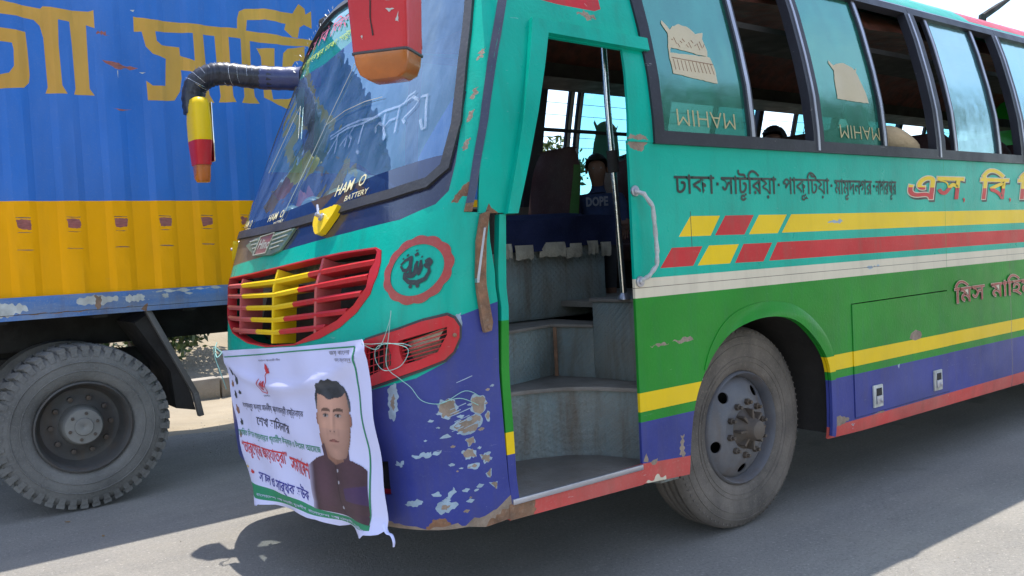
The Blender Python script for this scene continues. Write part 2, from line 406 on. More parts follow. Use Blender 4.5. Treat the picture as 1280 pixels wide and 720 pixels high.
def sheet(name, outline, mapf, mats, zones=(), holes=(), res=(0.25, 0.1), th=0.012, off=0.0, parent=None, smooth=30, edge_mat=None, jitter=0):
    """a thin shell cut from the surface mapf(u, v, offset): outline with holes; zones paint polygons on it"""
    mats = mats if isinstance(mats, (list, tuple)) else [mats]
    pts = []; edges = []
    def ring(p, close=True):
        p = dens(p, res); k = len(pts); pts.extend(p); n = len(p)
        edges.extend([(k + i, k + (i + 1) % n) for i in range(n if close else n - 1)])
    ring(outline)
    for h in holes: ring(h)
    for z, _m in zones: ring(z)
    o = np.array(outline); u0, v0 = o.min(0); u1, v1 = o.max(0)
    G = [(u, v) for u in np.arange(u0 + res[0] * 0.5, u1, res[0]) for v in np.arange(v0 + res[1] * 0.5, v1, res[1])]
    if G:
        ok = in_poly(G, outline)
        for h in holes: ok &= ~in_poly(G, h)
        pts.extend([g for g, k in zip(G, ok) if k])
    V, _e, F, *_ = delaunay_2d_cdt([Vector(p) for p in pts], edges, [], 0, 1e-5)
    Vn = np.array([(v.x, v.y) for v in V]); Fn = np.array([f[:3] for f in F])
    cen = Vn[Fn].mean(1)
    keep = in_poly(cen, outline)
    for h in holes: keep &= ~in_poly(cen, h)
    a = Vn[Fn]; ar = np.abs((a[:, 1, 0] - a[:, 0, 0]) * (a[:, 2, 1] - a[:, 0, 1]) - (a[:, 2, 0] - a[:, 0, 0]) * (a[:, 1, 1] - a[:, 0, 1]))
    keep &= ar > 1e-10
    mi = np.zeros(len(Fn), int)
    for z, m in zones: mi[in_poly(cen, z)] = m
    Fn = Fn[keep]; mi = mi[keep]
    used = np.unique(Fn); idx = -np.ones(len(Vn), int); idx[used] = np.arange(len(used))
    Fn = idx[Fn]; U = Vn[used]; n = len(U)
    top = [mapf(u, v, off) for u, v in U]
    mb = MB()
    if th > 0:
        bot = [mapf(u, v, off - th) for u, v in U]
        ed = {}
        for f, m in zip(Fn, mi):
            for i in range(3):
                e = (int(f[i]), int(f[(i + 1) % 3])); ed[e] = m
        faces = [tuple(map(int, f)) for f in Fn] + [(int(f[2]) + n, int(f[1]) + n, int(f[0]) + n) for f in Fn]
        mm = [int(k) for k in mi] * 2
        for (p, q), m in ed.items():
            if (q, p) not in ed:
                faces.append((p, p + n, q + n, q)); mm.append(int(m) if edge_mat is None else edge_mat)
        mb.add(top + bot, faces, mm)
    else:
        mb.add(top, [tuple(map(int, f)) for f in Fn], [int(k) for k in mi])
    return mb.build(name, mats, parent, smooth=smooth)

# ------------------------------------------------------------------ lettering
_TC = {}
def glyphs(txt, offset=0.0, res=2, shear=0.0):
    key = (txt, offset, res, shear)
    if key in _TC: return _TC[key]
    c = bpy.data.curves.new("lettering", 'FONT'); c.body = txt; c.size = 1; c.resolution_u = res; c.offset = offset; c.shear = shear
    o = bpy.data.objects.new("lettering", c); COL.objects.link(o)
    bpy.context.view_layer.update()
    m = o.to_mesh()
    V = np.array([(v.co.x, v.co.y) for v in m.vertices]) if len(m.vertices) else np.zeros((0, 2))
    m.calc_loop_triangles()
    F = [tuple(t.vertices) for t in m.loop_triangles]
    o.to_mesh_clear(); bpy.data.objects.remove(o); bpy.data.curves.remove(c)
    _TC[key] = (V, F); return V, F

def visual(t):
    """put Bengali vowel signs in the order they are drawn (the sign before its consonant cluster)"""
    out = []
    for ch in t:
        if ch in "িেৈোৌ":
            k = len(out) - 1
            while k >= 2 and out[k - 1] == "্": k -= 2
            if k < 0: out.append(ch); continue
            pre = {"ো": "ে", "ৌ": "ে"}.get(ch, ch); out.insert(k, pre)
            if ch == "ো": out.append("া")
            if ch == "ৌ": out.append("ৗ")
        else: out.append(ch)
    return "".join(out)

def text_into(mb, txt, mapf, u0, u1, v0, v1, off, mi=0, offset=0.0, ref=None, flip=False, split=None, shear=0.0, warp=None, res=2):
    """lay text into the box u0..u1, v0..v1 of a mapped surface; split=(height share, upper mi)"""
    V, F = glyphs(txt, offset, res, shear)
    R = glyphs(ref or txt, 0.0, res, shear)[0] if (ref or offset) else V
    if len(V) == 0: return
    a, b = R.min(0), R.max(0)
    t = (V - a) / (b - a)
    if flip: t = 1 - t
    if split is not None:
        bm = bmesh.new(); vs = [bm.verts.new((x, y, 0)) for x, y in t]
        for f in F:
            try: bm.faces.new([vs[k] for k in f])
            except ValueError: pass
        bmesh.ops.bisect_plane(bm, geom=bm.verts[:] + bm.edges[:] + bm.faces[:], plane_co=(0, split[0], 0), plane_no=(0, 1, 0))
        bm.verts.index_update()
        t = np.array([(v.co.x, v.co.y) for v in bm.verts]); F = [tuple(v.index for v in f.verts) for f in bm.faces]
        M = [split[1] if sum(t[k][1] for k in f) / len(f) > split[0] else mi for f in F]; bm.free()
    else: M = [mi] * len(F)
    P = []
    for x, y in t:
        u = u0 + (u1 - u0) * x; v = v0 + (v1 - v0) * y
        if warp: u, v = warp(x, y, u, v)
        P.append(mapf(u, v, off))
    mb.add(P, F, M)

# ------------------------------------------------------------------ the bus body surface
NEXP, YC = 3.5, 1.15
TAB = np.array([  # z, x of the nose, corner depth, side inset at the nose, side inset further back
    (0.20, 1.49, .42, .03, .03), (0.30, 1.47, .42, .02, .02), (0.42, 1.45, .42, 0, 0), (0.60, 1.43, .43, 0, 0), (1.0, 1.42, .44, 0, 0), (1.35, 1.45, .42, 0, 0),
    (1.60, 1.54, .34, 0, 0), (1.8, 1.635, .26, .015, 0), (2.0, 1.73, .20, .04, .005), (2.2, 1.82, .16, .08, .025), (2.4, 1.91, .13, .13, .065),
    (2.64, 2.00, .12, .20, .125), (2.80, 2.07, .13, .26, .175), (2.90, 2.14, .15, .32, .215), (3.0, 2.28, .2, .42, .33), (3.1, 2.50, .3, .6, .55)])
ZS = np.arange(0.20, 3.1001, 0.01)
_tab = np.stack([np.interp(ZS, TAB[:, 0], TAB[:, k]) for k in range(1, 5)], 1)
_ker = np.hanning(9); _ker /= _ker.sum()
_tab = np.stack([np.convolve(np.pad(_tab[:, k], 4, mode='reflect', reflect_type='odd'), _ker, 'valid') for k in range(4)], 1)
_rows = {}
_PH = np.linspace(0, np.pi / 2, 161)
def _row(i):
    if i not in _rows:
        xc, d, y0, ys = _tab[i]; hw = YC - y0
        t = np.sin(_PH) ** (2 / NEXP); h = 1 - np.cos(_PH) ** (2 / NEXP)
        x = xc + d * h; y = -hw * t
        s = np.concatenate([[0], np.cumsum(np.hypot(np.diff(x), np.diff(y)))])
        _rows[i] = (s, x, y, xc + d, y0, ys)
    return _rows[i]
def _zi(z):
    t = (min(max(z, 0.2), 3.0999) - 0.2) / 0.01; i = int(t); i = min(i, len(ZS) - 2); return i, t - i
def _B1(a, sg, i):
    s, x, y, xe, y0, ys = _row(i)
    if a <= s[-1]: return np.interp(a, s, x), YC + sg * np.interp(a, s, y)
    k = min(1, (a - s[-1]) / .8); k = k * k * (3 - 2 * k)
    return xe + a - s[-1], YC - sg * (YC - (y0 + (ys - y0) * k))
def B0(s, z):
    i, f = _zi(z); a = abs(s); sg = -1 if s < 0 else 1
    x1, y1 = _B1(a, sg, i); x2, y2 = _B1(a, sg, i + 1)
    return np.array([x1 + (x2 - x1) * f, y1 + (y2 - y1) * f, z])
def B(s, z, o=0.0):
    """point of the bus skin: s = arc length round the nose from its middle (plus = the door side), z = height, o = outward"""
    p = B0(s, z)
    if o == 0: return p
    e = 0.004
    n = np.cross(B0(s + e, z) - B0(s - e, z), B0(s, z + e) - B0(s, z - e)); n /= np.linalg.norm(n)
    return p + n * o
def s_of_x(x, z):
    i, f = _zi(z); r = []
    for j in (i, i + 1):
        s, xx, y, xe, y0, ys = _row(j)
        r.append(s[-1] + x - xe if x >= xe else float(np.interp(x, xx, s)))
    return r[0] + (r[1] - r[0]) * f
def NS(x, z, o=0.0): return B(s_of_x(x, z), z, o)          # near side, by x and z
def FS(x, z, o=0.0):                                       # far side, its mirror image
    p = B(s_of_x(x, z), z, o); return np.array([p[0], 2 * YC - p[1], p[2]])
XEND = 10.6
# ================================================================== THE GROUND
def ground():
    m, nt, out = new_mat("worn concrete road"); L = nt.links
    tc = nt.nodes.new("ShaderNodeTexCoord"); v = tc.outputs['Object']
    c = _mix(nt, _ramp(nt, _noise(nt, v, 0.9, 6, 0.6), 0.3, 0.72), (0.235, 0.222, 0.20), (0.325, 0.305, 0.272))
    mp = nt.nodes.new("ShaderNodeMapping"); mp.inputs['Scale'].default_value = (0.25, 2.2, 1); L.new(v, mp.inputs[0])
    c = _mix(nt, _mul(nt, _ramp(nt, _noise(nt, mp.outputs[0], 1.4, 6, 0.6), 0.45, 0.75), 0.45), c, (0.17, 0.165, 0.16))
    c = _mix(nt, _mul(nt, _ramp(nt, _noise(nt, v, 62, 4, 0.85), 0.48, 0.68), 0.62), c, (0.12, 0.115, 0.11))
    c = _mix(nt, _mul(nt, _ramp(nt, _noise(nt, v, 48, 3, 0.85), 0.58, 0.68), 0.7), c, (0.46, 0.43, 0.38))
    c = _mix(nt, _mul(nt, _ramp(nt, _noise(nt, v, 2.3, 3, 0.5), 0.5, 0.8), 0.35), c, (0.33, 0.30, 0.25))
    c = _mix(nt, _mul(nt, _ramp(nt, _noise(nt, v, 5, 7, 0.75), 0.62, 0.66), 0.35), c, (0.38, 0.35, 0.3))
    vo = nt.nodes.new("ShaderNodeTexVoronoi"); vo.feature = 'DISTANCE_TO_EDGE'; vo.inputs['Scale'].default_value = 0.75
    wv = nt.nodes.new("ShaderNodeVectorMath"); wv.operation = 'ADD'
    nz_ = nt.nodes.new("ShaderNodeTexNoise"); nz_.inputs['Scale'].default_value = 3.0; nz_.inputs['Detail'].default_value = 8; L.new(v, nz_.inputs['Vector'])
    L.new(v, wv.inputs[0]); L.new(nz_.outputs['Color'], wv.inputs[1]); L.new(wv.outputs[0], vo.inputs['Vector'])
    crack = _mul(nt, _ramp(nt, vo.outputs['Distance'], 0.0, 0.010, (1, 1, 1, 1), (0, 0, 0, 1)), _ramp(nt, _noise(nt, v, 0.8, 2, 0.5), 0.45, 0.6))
    c = _mix(nt, _mul(nt, crack, 0.16), c, (0.07, 0.065, 0.06))
    c = _mix(nt, _mul(nt, _ramp(nt, _noise(nt, v, 1.7, 3, 0.45), 0.66, 0.74), 0.45), c, (0.11, 0.105, 0.10))
    p = nt.nodes.new("ShaderNodeBsdfPrincipled"); p.inputs['Roughness'].default_value = 0.9
    p.inputs['Specular IOR Level'].default_value = 0.25
    L.new(c, p.inputs['Base Color'])
    b = nt.nodes.new("ShaderNodeBump"); b.inputs['Strength'].default_value = 1.0; b.inputs['Distance'].default_value = 0.008
    L.new(_noise(nt, v, 75, 4, 0.75), b.inputs['Height'])
    b2 = nt.nodes.new("ShaderNodeBump"); b2.inputs['Strength'].default_value = 0.4; b2.inputs['Distance'].default_value = 0.02
    L.new(_noise(nt, v, 6, 4, 0.6), b2.inputs['Height']); L.new(b.outputs[0], b2.inputs['Normal']); L.new(b2.outputs[0], p.inputs['Normal'])
    L.new(p.outputs[0], out.inputs[0])
    sand = surf("sandy earth", (0.31, 0.255, 0.18), 0.95, dust=0.5, var=0.2, dustcol=(0.35, 0.31, 0.24), bump=0.5, bscale=30, vscale=1.5, spec=0.1)
    field = surf("dry green ground", (0.10, 0.11, 0.045), 0.95, dust=0.5, var=0.4, dustcol=(0.28, 0.24, 0.15), vscale=0.4, spec=0.1, dscale=0.3)
    g = MB(); g.add([(-900, -900, -.09), (900, -900, -.09), (900, 900, -.09), (-900, 900, -.09)], [(0, 1, 2, 3)])
    tag(g.build("ground", field, recalc=False), "dry grassy land reaching to the horizon", kind="structure")
    # road: a sheet with a fine grid so its edge wanders
    g = MB(); xs = np.arange(-60, 60.1, 0.5); rows = [-5.2, -3, -1, 1, 3, 5.0]
    V = []; F = []
    for x in xs:
        for j, y in enumerate(rows):
            w = 0
            if j in (0, 5): w = 0.10 * math.sin(x * 1.3) + 0.07 * math.sin(x * 3.7 + 1) + random.uniform(-.05, .05)
            V.append((x, y + w, 0.0))
    n = len(rows)
    for i in range(len(xs) - 1):
        for j in range(n - 1): F.append((i * n + j, (i + 1) * n + j, (i + 1) * n + j + 1, i * n + j + 1))
    g.add(V, F); tag(g.build("road", m, recalc=False), "worn pale concrete road under the bus and the truck", kind="structure")
    # verges: bumpy sand beyond the road on both sides
    def strip(name, ys, zf, label):
        g = MB(); V = []; F = []; X = np.arange(-40, 40.1, 0.5)
        for x in X:
            for y in ys: V.append((x, y, zf(x, y)))
        n = len(ys)
        for i in range(len(X) - 1):
            for j in range(n - 1): F.append((i * n + j, (i + 1) * n + j, (i + 1) * n + j + 1, i * n + j + 1))
        g.add(V, F); tag(g.build(name, sand, recalc=False), label, kind="structure")
    def zf(x, y):
        t = (abs(y) - 5.0)
        b = 0 if t < 0.4 else 0.03 * math.sin(x * 1.7 + y) + 0.02 * math.sin(x * 4.1 - y * 2)
        bank = 0.9 * (1 / (1 + math.exp(-(t - 4.6) * 1.6)))
        return -0.006 + b + (bank if y > 0 else 0)
    strip("sand_verge", list(np.arange(4.8, 16, 0.4)), zf, "pale sandy verge rising to a bank beyond the truck")
    strip("roadside_sand", [-t for t in np.arange(4.9, 9, 0.5)][::-1], lambda x, y: -0.006 + 0.02 * math.sin(x * 2 + y), "pale sandy roadside on the near side of the road")
    kerbm = surf("dusty concrete kerb", (0.26, 0.225, 0.18), 0.9, dust=0.6, var=0.3, bump=0.4)
    x = -9.0; k = 0
    root = tag(empty("kerb_wall", (0, 7.15, 0)), "low dusty concrete kerb wall along the foot of the sandy bank", "kerb")
    while x < 11:
        w = 1.2
        mb = MB(); mb.box((x + w / 2, 7.15 + random.uniform(-.02, .012), 0.10 + random.uniform(-.015, .015)), (w - 0.02, 0.2, 0.24))
        mb.build("kerb_block", kerbm, root, bevel=0.012); x += w
ground()
def grit():
    m = surf("road grit", (0.3, 0.27, 0.22), 0.9, dust=0, var=0.5, bump=0, vscale=30); r = random.Random(21); g = MB()
    for _ in range(2600):
        x = r.uniform(-1.5, 8); y = r.choice((r.uniform(-2.2, -.3), r.uniform(1.2, 3.2), r.uniform(3.5, 5.6), r.gauss(5.0, .25))); q = r.uniform(.0018, .0065) * (1.4 if y > 4 else 1)
        k = [Vector((x, y, q * .2)) + Vector((r.uniform(.5, 1) * q * a, r.uniform(.5, 1) * q * b, r.uniform(.4, .9) * q * c)) for a, b, c in ((1, 0, 0), (-1, 0, 0), (0, 1, 0), (0, -1, 0), (0, 0, 1))]
        g.add(k, [(0, 2, 4), (2, 1, 4), (1, 3, 4), (3, 0, 4)])
    tag(g.build("grit", m, smooth=0, recalc=False), "loose grit and tiny stones scattered over the road", kind="stuff")
grit()
def litter():
    r = random.Random(4); m = [surf("dry leaf", (0.22, 0.13, 0.05), 0.8, dust=0, var=0.4, bump=0), surf("scrap paper", (0.5, 0.48, 0.42), 0.8, dust=0.2, var=0.2, bump=0)]; g = MB()
    for _ in range(90):
        x = r.uniform(-1, 7); y = r.choice((r.uniform(-1.9, -.5), r.uniform(2.2, 3.0), r.gauss(5.2, .3))); q = r.uniform(.008, .02); a = r.random() * 6.3
        P = [(x + q * k * math.cos(a + t), y + q * k * math.sin(a + t), .003 + r.uniform(0, .4) * q) for t, k in ((0, 1), (1.2, .5), (2.4, .6), (3.14, 1), (4.2, .5), (5.2, .6))]
        g.add(P, [tuple(range(6))], 1 if r.random() < .15 else 0)
    tag(g.build("litter", m, smooth=0, recalc=False), "dry leaves and paper scraps blown over the road", kind="stuff")
litter()

# ------------------------------------------------------------------ vegetation
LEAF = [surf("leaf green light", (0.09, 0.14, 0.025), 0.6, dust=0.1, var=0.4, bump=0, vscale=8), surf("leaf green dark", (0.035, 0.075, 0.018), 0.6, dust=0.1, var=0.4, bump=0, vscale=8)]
BARK = surf("grey brown bark", (0.12, 0.09, 0.065), 0.9, var=0.4, bump=0.5, bscale=30)
for _m in LEAF:
    p = [n for n in _m.node_tree.nodes if n.type == 'BSDF_PRINCIPLED'][0]
    p.inputs['Subsurface Weight'].default_value = 0
def crown_mesh(name, blobs, nleaf, size, parent, seed):
    r = np.random.default_rng(seed); mb = MB()
    w = np.array([b[3] ** 2 for b in blobs]); w = w / w.sum()
    V = []; F = []; M = []
    for i in range(nleaf):
        b = blobs[r.choice(len(blobs), p=w)]
        d = r.normal(size=3); d /= np.linalg.norm(d)
        rad = b[3] * (0.55 + 0.5 * r.random() ** 0.5) * (1 + 0.15 * math.sin(d[0] * 7 + i % 3))
        c = np.array(b[:3]) + d * rad * np.array([1, 1, 0.8])
        a = r.normal(size=3); a /= np.linalg.norm(a); q = np.cross(a, r.normal(size=3)); q /= np.linalg.norm(q)
        s = size * (0.6 + 0.8 * r.random()); k = len(V)
        V += [c - a * s, c + q * s * 0.42, c + a * s, c - q * s * 0.42]
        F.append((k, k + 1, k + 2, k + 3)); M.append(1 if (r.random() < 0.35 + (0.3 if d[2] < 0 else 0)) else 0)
    mb.add(V, F, M)
    return mb.build(name, LEAF, parent, smooth=0, recalc=False)
def tree(x, y, h, spread, label, seed, nleaf=6000, z0=0.0, group=None, leaf=0.11):
    r = random.Random(seed)
    root = tag(empty("broadleaf_tree", (x, y, z0)), label, "tree", group)
    mb = MB(); base = Vector((x, y, z0)); top = base + Vector((r.uniform(-.4, .4), r.uniform(-.4, .4), h * 0.55))
    mb.tube([base - Vector((0, 0, .2)), base + Vector((0.05, 0, h * .2)), base.lerp(top, .6), top], [h * .035, h * .026, h * .02, h * .014], 9)
    blobs = []
    for i in range(9):
        a = i * 2.4 + r.random(); rr = spread * r.uniform(.35, .95); p = Vector((x + math.cos(a) * rr, y + math.sin(a) * rr, z0 + h * r.uniform(.5, .9)))
        st = base.lerp(top, r.uniform(.55, 1)); mid = st.lerp(p, .5) + Vector((0, 0, .2))
        mb.tube([st, mid, p], [h * .011, h * .007, h * .003], 6)
        blobs.append((p.x, p.y, p.z, spread * r.uniform(.34, .55)))
    blobs.append((x, y, z0 + h * .82, spread * .6))
    mb.build("trunk", BARK, root)
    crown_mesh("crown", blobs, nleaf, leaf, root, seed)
    return root
def bush(x, y, z0, rad, label, seed, n=2200, group=None):
    r = random.Random(seed); root = tag(empty("roadside_bush", (x, y, z0)), label, "bush", group)
    mb = MB()
    for i in range(7):
        a = i * .9; mb.tube([(x, y, z0 - .1), (x + math.cos(a) * rad * .5, y + math.sin(a) * rad * .5, z0 + rad * .8)], [.02, .006], 5)
    mb.build("stem", BARK, root)
    bl = [(x + r.uniform(-.6, .6) * rad, y + r.uniform(-.5, .5) * rad, z0 + rad * r.uniform(.3, .9), rad * r.uniform(.35, .6)) for _ in range(7)]
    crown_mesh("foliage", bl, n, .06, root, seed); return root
for i, (bx, by, bz, br) in enumerate([(2.5, 8.6, .45, .8), (3.6, 9.0, .75, .9), (4.5, 8.8, .6, .7), (1.5, 9.0, .7, .8), (5.6, 9.6, .8, 1.0), (.3, 9.4, .8, .9)]):
    lab = ["leafy bush low on the bank, seen under the truck just left of the bus grille", "thick green bush on the bank seen under the truck bed", "small bush on the bank behind the bus nose",
           "green bush on the bank behind the truck wheel", "broad bush on the bank hidden past the bus", "green bush on the bank behind the truck's tyre, far left"][i]
    bush(bx, by, bz, br, lab, 40 + i, group="bushes on the sandy bank")
tree(14.6, 16.5, 3.6, 1.7, "green tree seen through the bus doorway, left of the driver's seat back", 3, 5000, .9)
tree(27, 22, 3.4, 2.0, "tree beyond the far side of the bus, further along the bank", 4, 4000, .9, group="trees beyond the bus")
tree(37, 17, 3.4, 2.0, "tree beyond the bus and farthest along the bank", 5, 3500, .9, group="trees beyond the bus")
for i, (tx, ty, th, ts) in enumerate([(9, -12.5, 8.4, 4.2), (15.5, -12.5, 9.6, 4.8), (22.5, -13, 9.2, 4.6), (30, -14, 10, 5), (-9, -16, 5.5, 3.2)]):
    tree(tx, ty, th, ts, ["roadside tree mirrored in the bus's first side window pane", "roadside tree mirrored in the bus's second side window pane", "roadside tree mirrored in the bus's third side window pane", "roadside tree mirrored in the rearmost side panes in view", "roadside tree standing ahead of the bus on the near side of the road"][i], 60 + i, 4500, 0, group="trees mirrored in the bus windows", leaf=.16)

# ================================================================== THE BUS
bus = tag(empty("passenger_bus", (1.8, 1.15, 0)), "old teal, green and blue passenger bus with open front door and banner on its nose", "bus")
PAINT = [TEAL, GREEN, YELLOW, RED, BLUE, CREAM, SKIRT, NAVY, NAVY_B, RUST, PRIMER, PALEPRIMER, BLACKPAINT, LOGORED]
I = {n: i for i, n in enumerate("teal green yellow red blue cream skirt navy navyb rust primer pale black logo".split())}

# --- nose
GRILLE = [(-.95, 1.39), (-.68, 1.40), (-.406, 1.415), (-.08, 1.44), (.237, 1.465), (.552, 1.487), (.79, 1.497), (.825, 1.485), (.838, 1.442), (.836, 1.393), (.81, 1.324), (.726, 1.253), (.606, 1.192), (.438, 1.141), (.186, 1.099), (-.151, 1.071), (-.407, 1.075), (-.686, 1.11), (-.90, 1.19), (-.98, 1.29)]
WIND = [(-1.13, 1.635), (-.60, 1.635), (-.126, 1.645), (.20, 1.665), (.40, 1.685), (.79, 1.715), (.98, 1.742), (1.035, 1.79), (1.025, 1.95), (.985, 2.10), (.92, 2.32), (.87, 2.476), (.82, 2.65), (.74, 2.78), (.6, 2.83),
        (-.6, 2.83), (-.76, 2.79), (-.88, 2.70), (-.96, 2.58), (-1.02, 2.42), (-1.09, 2.1), (-1.15, 1.8)]
HEAD = [(.80, 1.142), (.978, 1.186), (1.074, 1.216), (1.159, 1.233), (1.181, 1.222), (1.199, 1.193), (1.199, 1.156), (1.179, 1.108), (1.151, 1.081), (1.065, 1.049), (.963, 1.016), (.80, .968), (.775, 1.0), (.765, 1.07), (.775, 1.12)]
REDSQ = [(.82, .55), (.885, .56), (.885, .69), (.82, .68)]
rb = [(1.345, 1.385), (1.30, 1.50), (1.272, 1.605), (1.175, 1.612), (1.165, 1.684), (1.127, 1.958), (1.02, 2.456), (.95, 2.70), (.90, 2.965)]
front_out = [(-2.1, .43), (-1.2, .43), (0, .425), (.84, .428), (1.20, .452), (1.26, .44), (1.39, .45), (1.385, .60), (1.378, .90), (1.366, 1.274)] + rb + [(-.9, 2.965), (-2.1, 2.965)]
blackband = [(-2.1, 1.46), (-1.35, 1.42), (-1.02, 1.448), (-.6, 1.475), (-.22, 1.507), (.30, 1.55), (.6, 1.573), (.894, 1.60), (1.05, 1.647), (1.09, 1.694), (1.085, 1.80), (1.03, 2.08), (.8, 2.0), (-1.2, 2.0), (-2.1, 2.0)]
bb_brown = [(-2.1, 1.44), (-1.35, 1.42), (-1.02, 1.448), (-.6, 1.475), (-.30, 1.50), (-.42, 1.56), (-.40, 1.60), (-.55, 1.68), (-1.2, 1.68), (-2.1, 1.68)]
bluez = [(-2.1, .40), (1.5, .38), (1.42, 1.29), (1.366, 1.274), (1.276, 1.253), (1.20, 1.232), (1.213, 1.174), (1.202, 1.117), (1.155, 1.066), (1.045, 1.012), (.825, .958), (.6, .93), (0, .90), (-.7, .93), (-2.1, .95)]
chips = dict(
 c1=[(.915, .96), (.945, .99), (.959, .957), (.951, .896), (.937, .855), (.915, .857), (.91, .893)], c2=[(1.125, .927), (1.188, .927), (1.19, .888), (1.16, .862), (1.129, .867)],
 c3=[(1.243, .934), (1.305, .929), (1.306, .889), (1.276, .86), (1.254, .872)], c4=[(1.219, .852), (1.258, .867), (1.289, .85), (1.269, .813), (1.219, .795), (1.157, .83)],
 c5=[(1.199, .734), (1.241, .741), (1.252, .71), (1.213, .708)], c6=[(1.27, .712), (1.306, .713), (1.314, .687), (1.286, .68)], c7=[(1.219, .683), (1.264, .685), (1.253, .662), (1.219, .67)],
 c8=[(1.083, .536), (1.12, .556), (1.17, .542), (1.13, .515), (1.089, .507)], c9=[(.947, .532), (1.007, .556), (1.034, .546), (.991, .526)], c10=[(1.125, .569), (1.157, .604), (1.162, .588), (1.136, .561)],
 c11=[(1.076, .581), (1.096, .59), (1.111, .579), (1.089, .569)], c12=[(1.006, .721), (1.082, .739), (1.081, .722), (1.024, .713)], c13=[(.921, .685), (.964, .699), (.96, .68), (.941, .676)],
 c14=[(1.215, .775), (1.245, .785), (1.25, .76), (1.225, .755)], c15=[(1.09, .735), (1.12, .742), (1.118, .73), (1.095, .727)], c16=[(1.30, .86), (1.32, .87), (1.318, .83), (1.305, .84)], c17=[(1.12, .79), (1.15, .805), (1.16, .79)],
 c18=[(1.29, .64), (1.31, .655), (1.305, .62)], c19=[(1.30, .60), (1.335, .60), (1.325, .575)], c20=[(1.185, 1.225), (1.21, 1.24), (1.215, 1.20), (1.20, 1.18)])
zones = [(bluez, I['blue']), (blackband, I['navy']), (bb_brown, I['navyb'])]
for k, c in chips.items():
    kind = 'pale' if k in ('c1', 'c8', 'c9', 'c10', 'c12', 'c7', 'c13', 'c11', 'c15', 'c17', 'c20') else 'primer'
    zones.append((jag(scale_poly(c, 1.12), .018, .0042), I['pale']))
    if kind == 'primer': zones.append((jag(scale_poly(c, .96), .018, .0045), I['primer']))
    elif k in ('c1', 'c8'): zones.append((jag(scale_poly(c, .45), .012, .004), I['primer']))
for _ in range(30):                                            # small flecks round the big scars
    a = random.gauss(1.19, .09); b = random.choice((random.gauss(.86, .07), random.gauss(.70, .05), random.gauss(.55, .04))); w = random.uniform(.004, .011)
    if a < 1.35 and b < 1.0: zones.append((jag([(a - w * 1.6, b), (a, b + w * .8), (a + w * 1.6, b + w * .3), (a + w * .5, b - w * .7), (a - w, b - w * .5)], .006, .0015), random.choice((I['pale'], I['primer'], I['pale']))))
for _ in range(8):                                            # long pale scrapes
    a = random.uniform(1.08, 1.24); b = random.gauss(.86, .06); L_ = random.uniform(.03, .09)
    zones.append(([(a, b), (a + L_, b + L_ * .28 + .003), (a + L_ * 1.02, b + L_ * .28), (a, b - .0025)], I['pale']))
zones.append((jag([(1.02, .42), (1.045, .465), (1.07, .485), (1.11, .49), (1.13, .475), (1.13, .42)], .02, .004), I['rust']))
zones.append((jag([(.80, .40), (.82, .452), (.88, .447), (.96, .452), (1.04, .445), (1.157, .47), (1.187, .455), (1.215, .482), (1.28, .485), (1.34, .51), (1.42, .56), (1.46, .40)], .03, .006), I['primer']))
zones.append((jag([(1.27, .40), (1.265, .45), (1.30, .47), (1.35, .485), (1.43, .50), (1.46, .40)], .02, .006), I['rust']))
zones.append((jag([(1.135, 1.70), (1.16, 1.735), (1.20, 1.70), (1.155, 1.665), (1.11, 1.64), (1.12, 1.67)], .015, .004), I['rust']))
zones.append((jag([(-.13, 1.615), (-.02, 1.605), (.10, 1.645), (-.05, 1.64)], .02, .004), I['rust']))
for a, b in ((1.075, 1.95), (1.06, 2.04), (1.095, 1.84), (1.03, 2.2)):
    zones.append((jag([(a, b), (a + .02, b + .01), (a + .017, b + .05), (a, b + .045)], .012, .004), I['primer']))
sheet("front_panel", front_out, B, PAINT, zones, [GRILLE, WIND, HEAD, REDSQ], res=(.06, .06), th=.012, parent=bus)
sheet("tow_recess", [(.815, .545), (.89, .555), (.89, .695), (.815, .685)], B, [DARK, RED], [([(.81, .54), (.9, .54), (.9, .575), (.81, .568)], 1), ([(.865, .54), (.9, .54), (.9, .7), (.868, .7)], 1)], res=(.05, .05), th=.004, off=-.02, parent=bus)
# rubber seals
W2 = poly_offset(WIND, .034)
seal = sheet("windshield_seal", W2, B, RUBBER, (), [poly_offset(WIND, -.006)], res=(.06, .06), th=.022, off=.014, parent=bus)
strip = [(1.17, 1.612), (1.165, 1.684), (1.127, 1.958), (1.02, 2.456), (.95, 2.70), (.90, 2.965), (.94, 2.965), (.99, 2.70), (1.058, 2.456), (1.158, 1.958), (1.193, 1.70), (1.20, 1.612)]
sheet("door_pillar_seal", strip, B, [NAVY, RUST], [([(1.15, 1.6), (1.25, 1.6), (1.25, 1.65), (1.15, 1.64)], 1)], res=(.06, .06), th=.02, off=.006, parent=bus)
